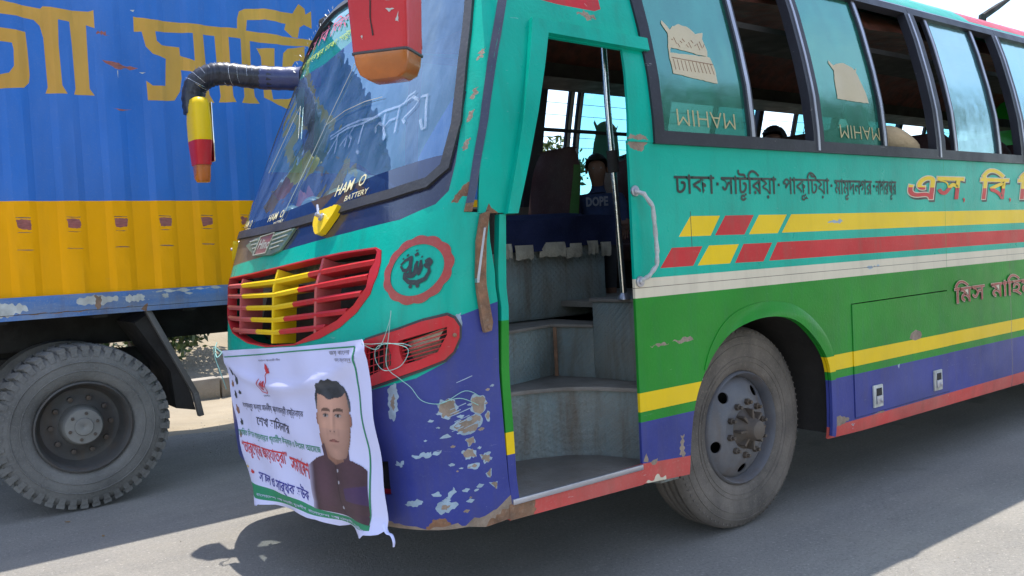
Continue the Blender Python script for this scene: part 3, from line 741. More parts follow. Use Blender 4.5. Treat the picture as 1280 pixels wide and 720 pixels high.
# windshield glass with its films
FILM = [(-1.3, 2.53), (-.98, 2.50), (-.639, 2.505), (-.474, 2.508), (-.095, 2.58), (.5, 2.60), (1.1, 2.62), (1.1, 2.9), (-1.3, 2.9)]
FILM2 = [(-1.3, 2.70), (-.6, 2.72), (0, 2.72), (1.1, 2.74), (1.1, 2.9), (-1.3, 2.9)]
NAV = [(-1.3, 1.6), (1.1, 1.6), (1.1, 1.84), (.98, 1.835), (.6, 1.80), (.2, 1.755), (-.2, 1.715), (-.6, 1.69), (-1.3, 1.67)]
ws = sheet("windshield", poly_offset(WIND, .012), B, [G_WIND, G_FILM, G_FILM2, G_NAVY], [(FILM, 1), (FILM2, 2), (NAV, 3)], res=(.08, .08), th=0, off=-.004, parent=bus)
mb = MB()
def wz(u, v): return v
for t, u0, u1, v0, v1, dz in (("HAM  O", .30, .545, 1.735, 1.785, .03), ("BATTERY", .415, .60, 1.705, 1.728, .02), ("HAM  O", -.43, -.24, 1.668, 1.705, .015), ("BATTERY", -.33, -.21, 1.645, 1.662, .01), ("HAM  O", -.86, -.70, 1.660, 1.697, 0), ("BATTERY", -.80, -.69, 1.64, 1.655, 0)):
    text_into(mb, t, B, u0, u1, v0, v1, .003, 0, offset=.004, warp=lambda x, y, u, v, dz=dz: (u, v + dz * x))
    mb.build("windshield_sticker", [CREAMTXT, P_PINK, P_YG], ws, smooth=0); mb = MB()
text_into(mb, visual("এস বি লিংক"), B, -.93, -.2, 2.63, 2.74, .002, 1, warp=lambda x, y, u, v: (u, v + .05 * x))
mb.build("windshield_sticker", [CREAMTXT, P_PINK, P_YG], ws, smooth=0); mb = MB()
text_into(mb, visual("ঢাকা নাগরপুর ঢাকা সাটুরিয়া"), B, -.98, -.1, 2.545, 2.60, .002, 2, warp=lambda x, y, u, v: (u, v + .05 * x))
mb.build("windshield_sticker", [CREAMTXT, P_PINK, P_YG], ws, smooth=0)
# chalk writing smeared on the glass
mb = MB()
def chalk(pts, r=.004):
    P = dens(pts, (.03, .03), False)
    for o, k in ((.003, 1.0),):
        top = []; n = len(P)
        V = []
        for i, (s, z) in enumerate(P):
            a = np.array(P[min(i + 1, n - 1)]) - np.array(P[max(i - 1, 0)]); a /= (np.linalg.norm(a) + 1e-9)
            w = r * (0.7 + .6 * random.random())
            V += [B(s - a[1] * w, z + a[0] * w, o), B(s + a[1] * w, z - a[0] * w, o)]
        mb.add(V, [(2 * i, 2 * i + 1, 2 * i + 3, 2 * i + 2) for i in range(n - 1)])
for l in ([(-.017, 2.046), (.132, 2.074), (.263, 2.079), (.396, 2.069), (.481, 2.085), (.611, 2.086), (.697, 2.11), (.753, 2.085), (.735, 2.06), (.672, 2.02), (.70, 2.00)],
          [(.0, 2.03), (.15, 2.06), (.30, 2.06), (.45, 2.07)], [(.761, 2.099), (.802, 2.098), (.815, 2.06), (.866, 1.955), (.845, 1.955), (.809, 1.998)],
          [(.501, 2.07), (.52, 2.02), (.576, 1.946)], [(.576, 1.961), (.53, 2.0), (.561, 2.031), (.613, 2.034)], [(.611, 2.086), (.625, 2.03), (.645, 1.968)], [(.475, 1.992), (.455, 2.02), (.474, 2.035), (.51, 2.02)],
          [(.319, 2.057), (.325, 2.0), (.338, 1.965)], [(.225, 2.06), (.203, 2.02), (.24, 2.0), (.25, 1.96)], [(.14, 1.979), (.18, 2.02), (.2, 1.97)], [(.081, 2.05), (.03, 1.956)], [(.06, 2.05), (.09, 2.0), (.11, 1.95)],
          [(.35, 1.93), (.38, 1.915)], [(.64, 2.09), (.66, 2.12), (.70, 2.13)]):
    chalk(l)
    chalk([(a + .006, b + .005) for a, b in l], .0018)
mb.build("chalk_scrawl", CHALK, ws, smooth=0)
# long scratch lines / wipe marks and the crack on the glass
mb = MB()
def gl_line(pts, r=.0016):
    mb.tube([B(s, z, .004) for s, z in dens(pts, (.05, .05), False)], r, 5)
gl_line([(-.24, 1.66), (-.18, 1.9), (-.12, 2.15), (-.04, 2.4), (.0, 2.56)])
gl_line([(-.12, 2.12), (.05, 2.16), (.25, 2.17), (.42, 2.16)])
gl_line([(-.75, 1.95), (-.66, 2.2), (-.62, 2.3), (-.45, 2.1)])
mb.build("glass_crack", BADGES, ws)

# --- grille: recess box, red frame, three uprights, five slats
GIN = [(.805 if p[0] > .8 else p[0], p[1]) for p in poly_offset(GRILLE, -.004)]
GIN = [((p[0] - .018, p[1] + .022) if (p[0] > .3 and p[1] < 1.42) else p) for p in GIN]
gr = sheet("grille", poly_offset(GRILLE, .003), B, [RED, PINKRED], (), [GIN], res=(.06, .06), th=.05, off=.004, parent=bus)
sheet("grille_recess", poly_offset(GRILLE, .02), B, DARK, (), (), res=(.08, .08), th=.01, off=-.16, parent=gr)
def slat_z(k, s):
    zc = [1.377, 1.315, 1.255, 1.197, 1.140][k]; zr = [1.447, 1.393, 1.331, 1.268, 1.215][k]; zl = [1.357, 1.302, 1.242, 1.186, 1.128][k]
    xs = [-.549, -.08, .80]; 
    return float(np.interp(s, xs, [zl, zc, zr])) if s > -.549 else zl - (zc - zl) / .47 * (-.549 - s) * .6
yl = [-.559, -.518, -.445, -.376, -.311]; yr = [.263, .21, .14, .057, .001]
for k in range(5):
    mb = MB(); ss = [s for s in np.arange(-1.0, .9, .025)]
    ok = in_poly([(s, slat_z(k, s)) for s in ss], GIN); ss = [s for s, o in zip(ss, ok) if o]
    V = []; F = []; M = []
    hh = .0115
    for s in ss:
        z = slat_z(k, s)
        V += [B(s, z + hh, -.004), B(s, z - hh, -.004), B(s, z - hh * .8, -.06), B(s, z + hh * .4, -.06), B(s, z + hh * .2, .004)]
    n = 5; order = [0, 4, 1, 2, 3]
    for i in range(len(ss) - 1):
        sm = (ss[i] + ss[i + 1]) / 2; m = 1 if yl[k] < sm < yr[k] else (2 if sm < yl[k] else 0)
        for j in range(5):
            a, b = order[j], order[(j + 1) % 5]
            F.append((i * n + a, i * n + b, (i + 1) * n + b, (i + 1) * n + a)); M.append(m)
    F += [tuple(order), tuple((len(ss) - 1) * n + a for a in order[::-1])]; M += [0, 0]
    mb.add(V, F, M); mb.build("slat", [RED, YELLOW, PINKRED], gr, smooth=25)
for s0, m in ((-.08, YELLOW), (.39, PINKRED), (-.549, PINKRED)):
    mb = MB(); zz = [z for z in np.arange(1.05, 1.52, .02)]; ok = in_poly([(s0, z) for z in zz], poly_offset(GRILLE, -.002)); zz = [z for z, o in zip(zz, ok) if o]
    V = []; F = []
    for z in zz: V += [B(s0 - .015, z, .0), B(s0 + .006, z, .0), B(s0 + .012, z, -.11), B(s0 - .008, z, -.11)]
    for i in range(len(zz) - 1):
        for j in range(4): F.append((i * 4 + j, i * 4 + (j + 1) % 4, i * 4 + 4 + (j + 1) % 4, i * 4 + 4 + j))
    F += [(0, 1, 2, 3), tuple(len(V) - 4 + j for j in (3, 2, 1, 0))]
    mb.add(V, F); mb.build("grille_upright", m, gr, smooth=25)
# --- headlight
HI = [(.976, 1.148), (1.069, 1.173), (1.160, 1.196), (1.160, 1.167), (1.129, 1.106), (1.065, 1.080), (1.004, 1.063), (.984, 1.105)]
HL = [(.80, 1.115), (.925, 1.143), (.945, 1.10), (.945, 1.058), (.80, 1.0)]
hl = sheet("headlight", poly_offset(HEAD, .004), B, RED, (), [HI, HL], res=(.05, .05), th=.03, off=.016, parent=bus)
sheet("lamp_edge", poly_offset(HEAD, .014), B, RUBBER, (), [poly_offset(HEAD, .0)], res=(.05, .05), th=.012, off=.007, parent=hl)
sheet("lamp_bowl", poly_offset(HEAD, -.006), B, [DARK, LAMPGL, RUST], [([(.985, 1.145), (1.15, 1.19), (1.12, 1.14), (.99, 1.11)], 1), ([(.99, 1.11), (1.14, 1.15), (1.12, 1.10), (1.02, 1.07)], 2), ([(.86, 1.12), (.93, 1.135), (.935, 1.06), (.86, 1.04)], 2)], res=(.05, .04), th=.008, off=-.035, parent=hl)
def hbar(p, q, r=.0022):
    mb = MB(); mb.tube([B(p[0] + (q[0] - p[0]) * t, p[1] + (q[1] - p[1]) * t, .004) for t in np.linspace(0, 1, 5)], r, 6); mb.build("lamp_guard_bar", RED, hl)
for k in range(6):
    t = k / 6 + .1; hbar((.985, 1.148 - .085 * t), (1.162 - .035 * t * t, 1.198 - .10 * t))
for k in range(4): hbar((.80, 1.095 - .026 * k), (.946, 1.128 - .024 * k))
for k in range(5): hbar((.815 + .028 * k, 1.118 + .006 * k), (.815 + .028 * k, 1.007 + .011 * k), .002)
mb = MB(); c = B(1.186, 1.165, .016); n = (B(1.186, 1.165, .03) - c); mb.lathe([(0, .0), (.004, .008), (.008, .006), (.009, 0)], c, n, 12); mb.build("lamp_screw", RUST, hl)
# --- wing badge
bd = sheet("wing_badge", [(-.62, 1.555), (-.52, 1.525), (-.42, 1.497), (-.20, 1.497), (-.10, 1.515), (-.03, 1.57), (.01, 1.612), (-.10, 1.605), (-.30, 1.60), (-.5, 1.585)], B, [BADGE, BADGEM], [([(-.43, 1.505), (-.27, 1.51), (-.22, 1.60), (-.40, 1.588)], 1)], res=(.05, .05), th=.012, off=.014, parent=bus)
for k in range(4):
    mb = MB(); z = 1.525 + .02 * k
    mb.tube([B(s, z + .02 * (s + .22) / .2, .018) for s in np.linspace(-.22, -.11 + .032 * k, 5)], .0035, 6)
    mb.build("wing_rib", BADGES, bd); mb = MB()
    mb.tube([B(s, z - .012 + .01 * (s + .5) / .2, .018) for s in np.linspace(-.44 - .035 * k, -.43, 3)], .0035, 6)
    mb.build("wing_rib", BADGES, bd)
mb = MB()
text_into(mb, "Hino", B, -.40, -.25, 1.53, 1.575, .0165, 0, offset=.02, shear=.3)
mb.tube([B(s, z, .017) for s, z in ((-.44, 1.50), (-.40, 1.59), (-.22, 1.602), (-.27, 1.507), (-.44, 1.50))], .003, 6)
mb.build("badge_lettering", BADGES, bd)
# --- yellow wiper caps with spindles
for s0, z0, w in ((.325, 1.632, .10), (-1.12, 1.545, .085)):
    ol = [(s0 - w * .95, z0 + .030), (s0 - w * .75, z0 - .025), (s0 - w * .2, z0 - .068), (s0 + w * .3, z0 - .062), (s0 + w * .9, z0 + .0), (s0 + w * 1.15, z0 + .05), (s0 + w * .5, z0 + .045)]
    ol = jag(jag(ol, .02, .0026 * 1.01), .02, .0)
    cp = sheet("wiper_cap", ol, B, YELLOW, (), (), res=(.04, .04), th=.03, off=.032, parent=bus)
    mb = MB(); c = B(s0, z0, .03); n = B(s0, z0, .1) - c; mb.lathe([(0, 0), (0, .018), (.01, .018), (.012, .009), (.035, .008), (.037, 0)], c, n, 14)
    q = B(s0 - .04, z0 + .045, .055); mb.tube([Vector(B(s0, z0, .05)), Vector(q)], .006, 8)
    mb.build("wiper_spindle", ALU, cp)
# --- round emblem painted beside the grille
mb = MB(); cs, cz = 1.024, 1.407
ring = []; V = []; N = 96
for i in range(N):
    a = 2 * math.pi * i / N; sc = 1 + .055 * abs(math.sin(a * 6.5 + .4)) - .01
    ro, ri = (.142 * sc, .122 * sc), (.112, .094)
    V += [B(cs + ro[0] * math.cos(a), cz + ro[1] * math.sin(a) + .05 * ro[0] * math.cos(a), .0022), B(cs + ri[0] * math.cos(a), cz + ri[1] * math.sin(a) + .05 * ri[0] * math.cos(a), .0022)]
mb.add(V, [(2 * i, 2 * i + 1, (2 * i + 3) % (2 * N), (2 * i + 2) % (2 * N)) for i in range(N)], 0)
def brush(pts, w0, mbx=mb, mi=1):
    P = dens(pts, (.008, .008), False); n = len(P); V = []
    for i, (a, b) in enumerate(P):
        d = np.array(P[min(i + 1, n - 1)]) - np.array(P[max(i - 1, 0)]); d /= np.linalg.norm(d) + 1e-9
        w = w0 * (.45 + .55 * math.sin(math.pi * min(1, max(0.06, i / max(1, n - 1)))))
        sx = cs + (a - .5) * .175; sz = cz + (b - .5) * .165
        V += [B(sx - d[1] * w, sz + d[0] * w, .0025), B(sx + d[1] * w, sz - d[0] * w, .0025)]
    mbx.add(V, [(2 * i, 2 * i + 1, 2 * i + 3, 2 * i + 2) for i in range(n - 1)], mi)
for l, w in (([(.10, .62), (.2, .72), (.34, .78), (.36, .6), (.30, .5), (.2, .5), (.10, .60)], .008), ([(.36, .8), (.37, .55), (.40, .42), (.33, .44)], .007), ([(.26, .45), (.32, .38), (.45, .38), (.52, .45), (.50, .62), (.52, .70)], .010),
             ([(.60, .72), (.62, .55), (.60, .42), (.66, .60)], .009), ([(.70, .68), (.78, .72), (.83, .66), (.78, .58), (.72, .62), (.80, .60)], .010), ([(.80, .6), (.84, .45), (.78, .30), (.6, .22), (.4, .24), (.26, .33), (.24, .45)], .009), ([(.45, .18), (.46, .10)], .008), ([(.62, .20), (.63, .11)], .008),
             ([(.42, .86), (.45, .82), (.48, .88), (.52, .82)], .004), ([(.45, .95), (.46, .92)], .005), ([(.22, .85), (.25, .82)], .006), ([(.13, .78), (.14, .74)], .004), ([(.60, .80), (.62, .78)], .005)):
    brush(l, w)
mb.build("painted_emblem", [LOGORED, BLACKPAINT], bus, smooth=0)
# rusty hinge bar and door posts
sheet("hinge_bar", [(1.232, 1.60), (1.262, 1.612), (1.27, 1.50), (1.308, 1.30), (1.33, 1.20), (1.325, 1.17), (1.298, 1.165), (1.288, 1.20), (1.262, 1.35), (1.235, 1.50)], B, [RUST, ALU], [([(1.25, 1.55), (1.258, 1.55), (1.27, 1.35), (1.26, 1.35)], 1)], (), res=(.04, .04), th=.02, off=.024, parent=bus)
mb = MB(); mb.lathe([(0, 0), (.0, .011), (.012, .008), (.013, 0)], B(1.312, 1.185, .02), B(1.312, 1.185, .1) - B(1.312, 1.185, 0), 10); mb.build("hinge_bolt", RUST, bus)
post = [(1.388, .46), (1.425, .46), (1.425, .80), (1.418, 1.25), (1.395, 1.40), (1.352, 1.60), (1.322, 1.60), (1.358, 1.40), (1.384, 1.25), (1.388, .80)]
sheet("door_post", post, B, PAINT, [([(1.3, .40), (1.5, .40), (1.5, .69), (1.3, .69)], I['blue']), ([(1.3, .69), (1.5, .69), (1.5, .775), (1.3, .775)], I['yellow']), ([(1.3, .775), (1.5, .775), (1.5, 1.20), (1.3, 1.20)], I['green'])], (), res=(.05, .08), th=.03, off=.0, parent=bus)

# --- near side panels
rnd = random.Random(5)
def zband(z0, z1, m, x0=1.2, x1=XEND + 1): return ([(x0, z0), (x1, z0), (x1, z1), (x0, z1)], m)
# body above and round the door
upper = [(1.775, 1.605), (1.93, 1.605), (2.212, 2.322), (2.60, 2.300), (2.566, 1.90), (2.72, 1.90), (2.722, 2.53), (2.735, 2.965), (2.25, 2.965), (2.12, 2.70), (2.048, 2.456), (1.83, 1.958), (1.785, 1.68)]
redsign = [(2.21, 2.487), (2.32, 2.473), (2.50, 2.462), (2.535, 2.475), (2.54, 2.60), (2.19, 2.60)]
sheet("door_surround", upper, NS, PAINT, [(redsign, I['red']), (jag([(2.40, 2.45), (2.46, 2.455), (2.50, 2.43), (2.47, 2.415), (2.43, 2.43)], .02, .006), I['primer']), (jag([(2.565, 1.91), (2.68, 1.91), (2.66, 1.93), (2.58, 1.93)], .03, .004), I['primer']), (jag([(1.80, 1.605), (1.82, 1.64), (1.86, 1.605)], .02, .004), I['rust'])], (), res=(.08, .06), th=.014, off=.004, parent=bus)
sheet("door_flare", [(1.885, 1.60), (1.935, 1.60), (2.215, 2.325), (2.60, 2.302), (2.735, 2.297), (2.735, 2.352), (2.60, 2.358), (2.15, 2.385), (2.13, 2.32)], NS, PAINT, (), (), res=(.06, .06), th=.035, off=.03, parent=bus)
ARCH = [(2.86, .415), (2.88, .60), (2.92, .75), (2.985, .86), (3.06, .95), (3.19, 1.04), (3.38, 1.082), (3.55, 1.075), (3.68, 1.045), (3.80, .97), (3.92, .85), (3.965, .74), (3.965, .50), (3.955, .40)]
def soften(P, k=2):
    for _ in range(k):
        Q = [P[0]]
        for a, b in zip(P[:-1], P[1:]): Q += [(a[0] * .75 + b[0] * .25, a[1] * .75 + b[1] * .25), (a[0] * .25 + b[0] * .75, a[1] * .25 + b[1] * .75)]
        P = Q + [P[-1]]
    return P
ARCH = soften(ARCH)
ARCH2 = [(x + 4.55, z) for x, z in ARCH]
def stripe_zones():
    Z = [zband(1.232, 1.315, I['cream']), zband(0, 1.232, I['green']), zband(.742, .824, I['yellow']), zband(0, .698, I['blue'])]
    Z += [([(1.2, 0), (2.9, 0), (2.9, .497), (2.565, .52), (1.2, .52)], I['skirt']), ([(2.9, 0), (XEND + 1, 0), (XEND + 1, .452), (3.9, .447), (2.9, .49)], I['skirt'])]
    r1 = [(2.851, 1.488), (2.934, 1.579), (3.139, 1.578), (3.067, 1.487), (3.098, 1.488), (3.177, 1.578), (3.39, 1.578), (3.313, 1.486), (3.348, 1.486), (3.431, 1.578), (3.655, 1.577), (3.575, 1.486), (3.609, 1.487), (3.693, 1.578)]
    r2 = [(2.724, 1.354), (2.802, 1.44), (3.007, 1.440), (2.939, 1.354), (2.97, 1.354), (3.053, 1.442), (3.268, 1.441), (3.198, 1.353), (3.235, 1.353), (3.304, 1.441), (3.527, 1.440), (3.452, 1.351), (3.498, 1.352), (3.569, 1.441)]
    for r, cs_ in ((r1, 'yellow red yellow yellow'.split()), (r2, 'red yellow red red'.split())):
        for k in range(3):
            Z.append(([r[4 * k], r[4 * k + 1], r[4 * k + 2], r[4 * k + 3]], I[cs_[k]]))
        a, b = r[12], r[13]; Z.append(([a, b, (XEND + 1, b[1]), (XEND + 1, a[1] + .002)], I[cs_[3]]))
    return Z
side_out = [(2.563, .432), (2.86, .415)] + ARCH[1:-1] + [(3.955, .385), (4.3, .375), (ARCH2[0][0], .36)] + ARCH2[1:-1] + [(ARCH2[-1][0], .36), (XEND, .36), (XEND, 1.905), (2.563, 1.905)]
LUG = [(4.205, .455), (5.275, .458), (5.275, 1.09), (4.205, 1.085)]
Z = stripe_zones()
Z.append((jag([(2.565, 1.905), (2.565, 1.885), (2.60, 1.862), (2.64, 1.86), (2.67, 1.885), (2.68, 1.905)], .02, .004), I['primer']))
for c in ([(2.64, 1.02), (2.70, 1.028), (2.76, 1.022), (2.72, 1.012)], [(2.78, 1.025), (2.90, 1.04), (2.92, 1.02), (2.84, 1.012)], [(4.0, 1.535), (4.12, 1.545), (4.17, 1.535), (4.09, 1.525)], [(2.80, .51), (2.81, .60), (2.83, .60), (2.83, .50)],
          [(4.0, .47), (4.05, .50), (4.16, .465), (4.1, .44), (3.97, .44)], [(4.4, .45), (4.5, .46), (4.52, .445)], [(4.34, 1.275), (4.46, 1.282), (4.5, 1.28), (4.42, 1.268)], [(2.60, .52), (2.66, .525), (2.64, .50)], [(2.565, .53), (2.585, .56), (2.60, .52)]):
    Z.append((jag(c, .02, .004), I['primer'] if c[0][1] < 1.2 else I['pale']))
Z.append((jag([(2.57, .430), (2.65, .45), (2.70, .44), (2.70, .42)], .02, .005), I['cream']))
for x0 in (2.934,): Z.append(([(x0, 1.44), (x0 + .004, 1.44), (x0 + .002, 1.60), (x0 - .002, 1.60)], I['black']))
Z += [([(2.563, 1.274), (XEND, 1.270), (XEND, 1.2725), (2.563, 1.277)], I['navyb'])]
for x0 in (6.16, 7.4): Z.append(([(x0, .36), (x0 + .006, .36), (x0 + .006, 1.23), (x0, 1.23)], I['navy']))
Z.append(([(5.28, 1.232), (5.283, 1.232), (5.283, 1.9), (5.28, 1.9)], I['green']))
side = sheet("side_panel", side_out, NS, PAINT, Z, [LUG], res=(.3, .12), th=.014, parent=bus)
door = sheet("luggage_door", [(4.209, .459), (5.271, .462), (5.271, 1.084), (4.209, 1.080)], NS, PAINT, stripe_zones() + [(jag([(4.80, .835), (4.82, .865), (4.87, .88), (4.93, .868), (4.945, .845), (4.93, .825), (4.86, .818)], .02, .002), I['primer']), (jag([(4.66, .70), (4.68, .70), (4.675, .665)], .01, .003), I['pale'])], (), res=(.3, .12), th=.014, off=.005, parent=bus)
for x0 in (4.43, 5.11):
    mb = MB(); mb.box((x0, -.010, .55), (.095, .012, .125), 0); lt = mb.build("door_latch", WORN, door, bevel=.004)
    mb = MB(); mb.box((x0, -.0165, .572), (.062, .004, .05), 1); mb.box((x0, -.020, .530), (.062, .010, .045), 0); mb.box((x0 + .012, -.026, .526), (.02, .008, .018), 0); mb.build("latch_paddle", [ALU, DARK], lt, bevel=.002)
# raised wheel-arch lip
def arch_lip(A, name):
    O = []; 
    cx, cz = 3.41 + (A[0][0] - 2.86), .55
    for x, z in A[1:-1]:
        d = np.array([x - cx, z - cz]); d /= np.linalg.norm(d)
        tp = min(1, max(.02, (z - .84) / .22)) if x < cx else min(1, max(.45, (z - .45) / .45))
        O.append((x + d[0] * .085 * tp, z + d[1] * .075 * tp))
    I2 = A[1:-1]
    ol = I2 + O[::-1]
    zz = [zband(.2, .698, I['blue'], 0, 20), zband(.742, .824, I['yellow'], 3.6 + (A[0][0] - 2.86), 20), zband(.2, .497, I['blue'], 0, 20)]
    def mp(x, z, o):
        e = np.hypot((x - cx) / .53, (z - cz) / .52)
        t = min(1, max(0, (1.17 - e) / .16)); return NS(x, z, o - .022 + .004 + .022 * t * t * (3 - 2 * t) * (1 - .25 * t))
    sheet(name, ol, mp, [MATS["green paint"] if i == 0 else p for i, p in enumerate(PAINT)], zz, (), res=(.025, .025), th=.016, off=.022, parent=bus, smooth=60)
arch_lip([p for p in ARCH if p[1] > .84 or p[0] > 3.9], "wheel_arch_lip"); arch_lip([p for p in ARCH2 if p[1] > .84 or p[0] > 8.4], "wheel_arch_lip")

# --- lettering on the side
mb = MB()
words = [("ঢাকা", 2.834, 3.105), ("·", 3.122, 3.135), ("সাটুরিয়া", 3.155, 3.575), ("·", 3.59, 3.603), ("পাকুটিয়া", 3.63, 4.035), ("·", 4.05, 4.062), ("মামুদনগর", 4.085, 4.45), ("·", 4.468, 4.48), ("নাগরপুর", 4.49, 4.71)]
VIS = {"সাটুরিয়া": "সাটুিরয়া", "পাকুটিয়া": "পাকুিটয়া"}
BASE = glyphs("ঢাকা")[0]; b0, b1 = BASE[:, 1].min(), BASE[:, 1].max()
def word(mbx, w, mapf, u0, u1, v0, v1, off, mi, offset=0.0, split=None, skew=0.0, drop=None):
    """a word whose head line and base line sit at v1 and v0, marks reaching beyond them"""
    w = VIS.get(w, w); V = glyphs(w)[0]; a, b = V[:, 1].min(), V[:, 1].max()
    k = (v1 - v0) / (b1 - b0)
    lo = v0 + (a - b0) * k; hi = v1 + (b - b1) * k
    sp = None if split is None else (((v0 + (v1 - v0) * split[0]) - lo) / (hi - lo), split[1])
    text_into(mbx, w, mapf, u0, u1, lo, hi, off, mi, offset=offset, split=sp, warp=(lambda x, y, u, v: (u + skew * (v - v0), v)))
for w, a, b in words:
    if w == "·": mb.box(NS((a + b) / 2, 1.725, .002), (.013, .002, .014))
    else: word(mb, w, NS, a, b, 1.680, 1.765 - (.003 if a > 4 else 0), .0022, 0, offset=(.007 if 3.6 < a < 4.04 else .011))
mb.build("route_lettering", BLACKPAINT, side, smooth=0)
mb = MB()
for w, a, b, z0, z1 in (("এস", 4.83, 5.49, 1.655, 1.80), (",", 5.51, 5.54, 1.63, 1.66), ("িব", 5.73, 6.13, 1.655, 1.80), (",", 6.17, 6.20, 1.63, 1.66), ("িল", 6.29, 6.85, 1.655, 1.80)):
    if w == ",":
        text_into(mb, w, NS, a, b, z0, z1, .003, 0); continue
    word(mb, w, NS, a + .015, b + .015, z0 - .012, z1 - .012, .0012, 3, offset=.04, skew=.3)
    word(mb, w, NS, a, b, z0, z1, .0022, 2, offset=.04, skew=.3)
    word(mb, w, NS, a, b, z0, z1, .0034, 0, offset=.016, split=(.47, 1), skew=.3)
mb.build("name_lettering", [RED, YELLOW, CREAM, BLACKPAINT], side, smooth=0)
mb = MB()
for w, a, b in (("িমস", 5.36, 5.76), ("মািহমা", 5.86, 6.55)):
    word(mb, w, NS, a + .006, b + .006, .995, 1.098, .0065, 2, offset=.02)
    word(mb, w, NS, a, b, 1.0, 1.103, .0075, 1, offset=.02); word(mb, w, NS, a, b, 1.0, 1.103, .0085, 0, offset=.005)
mb.build("nickname_lettering", [LOGORED, CREAM, BLACKPAINT], side, smooth=0)

# --- windows, near side
CROWN = [(.0, .0), (1.0, -.10), (1.0, .18), (.93, .42), (.80, .42), (.02, .40), (.05, .50), (.88, .42), (.90, .55), (.84, .78), (.88, .90), (.80, .88), (.70, .86), (.55, .97), (.35, 1.0), (.2, .93), (.12, .86), (-.02, 1.02), (-.05, .95), (.05, .78), (.0, .52), (-.02, .3)]
CROWN2 = [(0, 0), (1.0, -.02), (.98, .25), (.88, .60), (.80, .85), (.84, 1.0), (.78, .92), (.62, 1.02), (.4, 1.08), (.2, 1.02), (.1, .95), (-.02, 1.08), (-.04, 1.0), (.08, .8), (.03, .5)]
def window(mapf, x0, x1, zb, zt, panes, bars, parent=bus, mat=G_PANE, rail=.058, left=.03, right=.03, signs=(), farside=False, hb=None):
    fr = sheet("window", [(x0, zb), (x1, zb), (x1, zt), (x0, zt)], mapf, [FRAME, ALU], (), [[(x0 + left, zb + rail), (x1 - right, zb + rail), (x1 - right, zt - rail * .8), (x0 + left, zt - rail * .8)]], res=(.3, .06), th=.05, off=.016, parent=parent)
    for a in bars:
        sheet("window_divider", [(a - .024, zb + rail - .01), (a + .024, zb + rail - .01), (a + .024, zt - rail * .7), (a - .024, zt - rail * .7)], mapf, [FRAME, ALU], [([(a - .010, 0), (a + .014, 0), (a + .014, 4), (a - .010, 4)], 1)], (), res=(.3, .06), th=.022, off=.004, parent=fr)
    # thin light trim down each pillar
    sheet("pillar_trim", [(x1 - .014, zb + .01), (x1 + .004, zb + .01), (x1 + .004, zt - .05), (x1 - .014, zt - .05)], mapf, [ALU], (), (), res=(.3, .06), th=.006, off=.021, parent=fr)
    if hb: sheet("window_bar", [(x0, hb), (x1, hb), (x1, hb + .025), (x0, hb + .025)], mapf, FRAME, (), (), res=(.3, .06), th=.02, off=-.01, parent=fr)
    for i, (a, b) in enumerate(panes):
        pn = sheet("pane", [(a, zb + rail - .015), (b, zb + rail - .015), (b, zt - rail * .7), (a, zt - rail * .7)], mapf, mat[i] if isinstance(mat, list) else mat, (), (), res=(.3, .06), th=0, off=-.012, parent=fr)
        for kind, u, v, w, h in signs:
            if not (a < u < b): continue
            if kind == 'crown' or kind == 'crown2':
                P = CROWN if kind == 'crown' else CROWN2
                sheet("sticker", jag([(u + p * w, v + q * h) for p, q in P], .02, .002), mapf, STICKER, (), (), res=(.1, .05), th=0, off=-.0095, parent=pn, smooth=0)
                if kind == 'crown':
                    m2 = MB()
                    for t in range(11): m2.tube([mapf(u + w * (.06 + .085 * t), v + h * .28, -.009), mapf(u + w * (.07 + .088 * t), v + h * .08, -.009)], .0016, 4)
                    m2.tube([mapf(u + w * t, v + h * (.31 - .03 * t), -.009) for t in (.03, .5, .97)], .0016, 4)
                    for t in range(12): m2.tube([mapf(u + w * (.1 + .065 * t), v + h * (.66 + .06 * math.sin(t * 2.1)), -.009), mapf(u + w * (.14 + .065 * t), v + h * (.60 + .07 * math.cos(t * 1.7)), -.009)], .0016, 4)
                    m2.build("sticker_line", P_SKIND, pn, smooth=0)
            else:
                m2 = MB(); text_into(m2, "MAHIM", mapf, u, u + w, v, v + h, -.0095, 0, offset=-0.012, flip=True); m2.build("sticker", DULLSTICK, pn, smooth=0)
ZB, ZT = 1.895, 2.862
window(NS, 2.712, 3.94, ZB, ZT, [(2.76, 3.42)], [3.412], left=.062, right=.045, signs=[('crown', 2.905, 2.225, .30, .245), ('mahim', 2.89, 1.985, .41, .078)])
window(NS, 3.943, 5.225, ZB, ZT, [(3.96, 4.62)], [4.615], left=.045, right=.05, mat=G_PANE, signs=[('crown2', 4.20, 2.20, .31, .20), ('mahim', 4.185, 1.985, .40, .075)])
window(NS, 5.228, 6.42, ZB, ZT, [(5.455, 6.07)], [5.45, 6.065], left=.06, right=.06, mat=G_PANE2)
x = 6.423
while x < XEND - 1:
    window(NS, x, x + 1.2, ZB, ZT, [(x + .05, x + .62)], [x + .62], left=.045, right=.045, mat=G_PANE2); x += 1.203
window(NS, x, XEND - .02, ZB, ZT, [(x + .05, XEND - .06)], [], left=.045, right=.045, mat=G_PANE2)
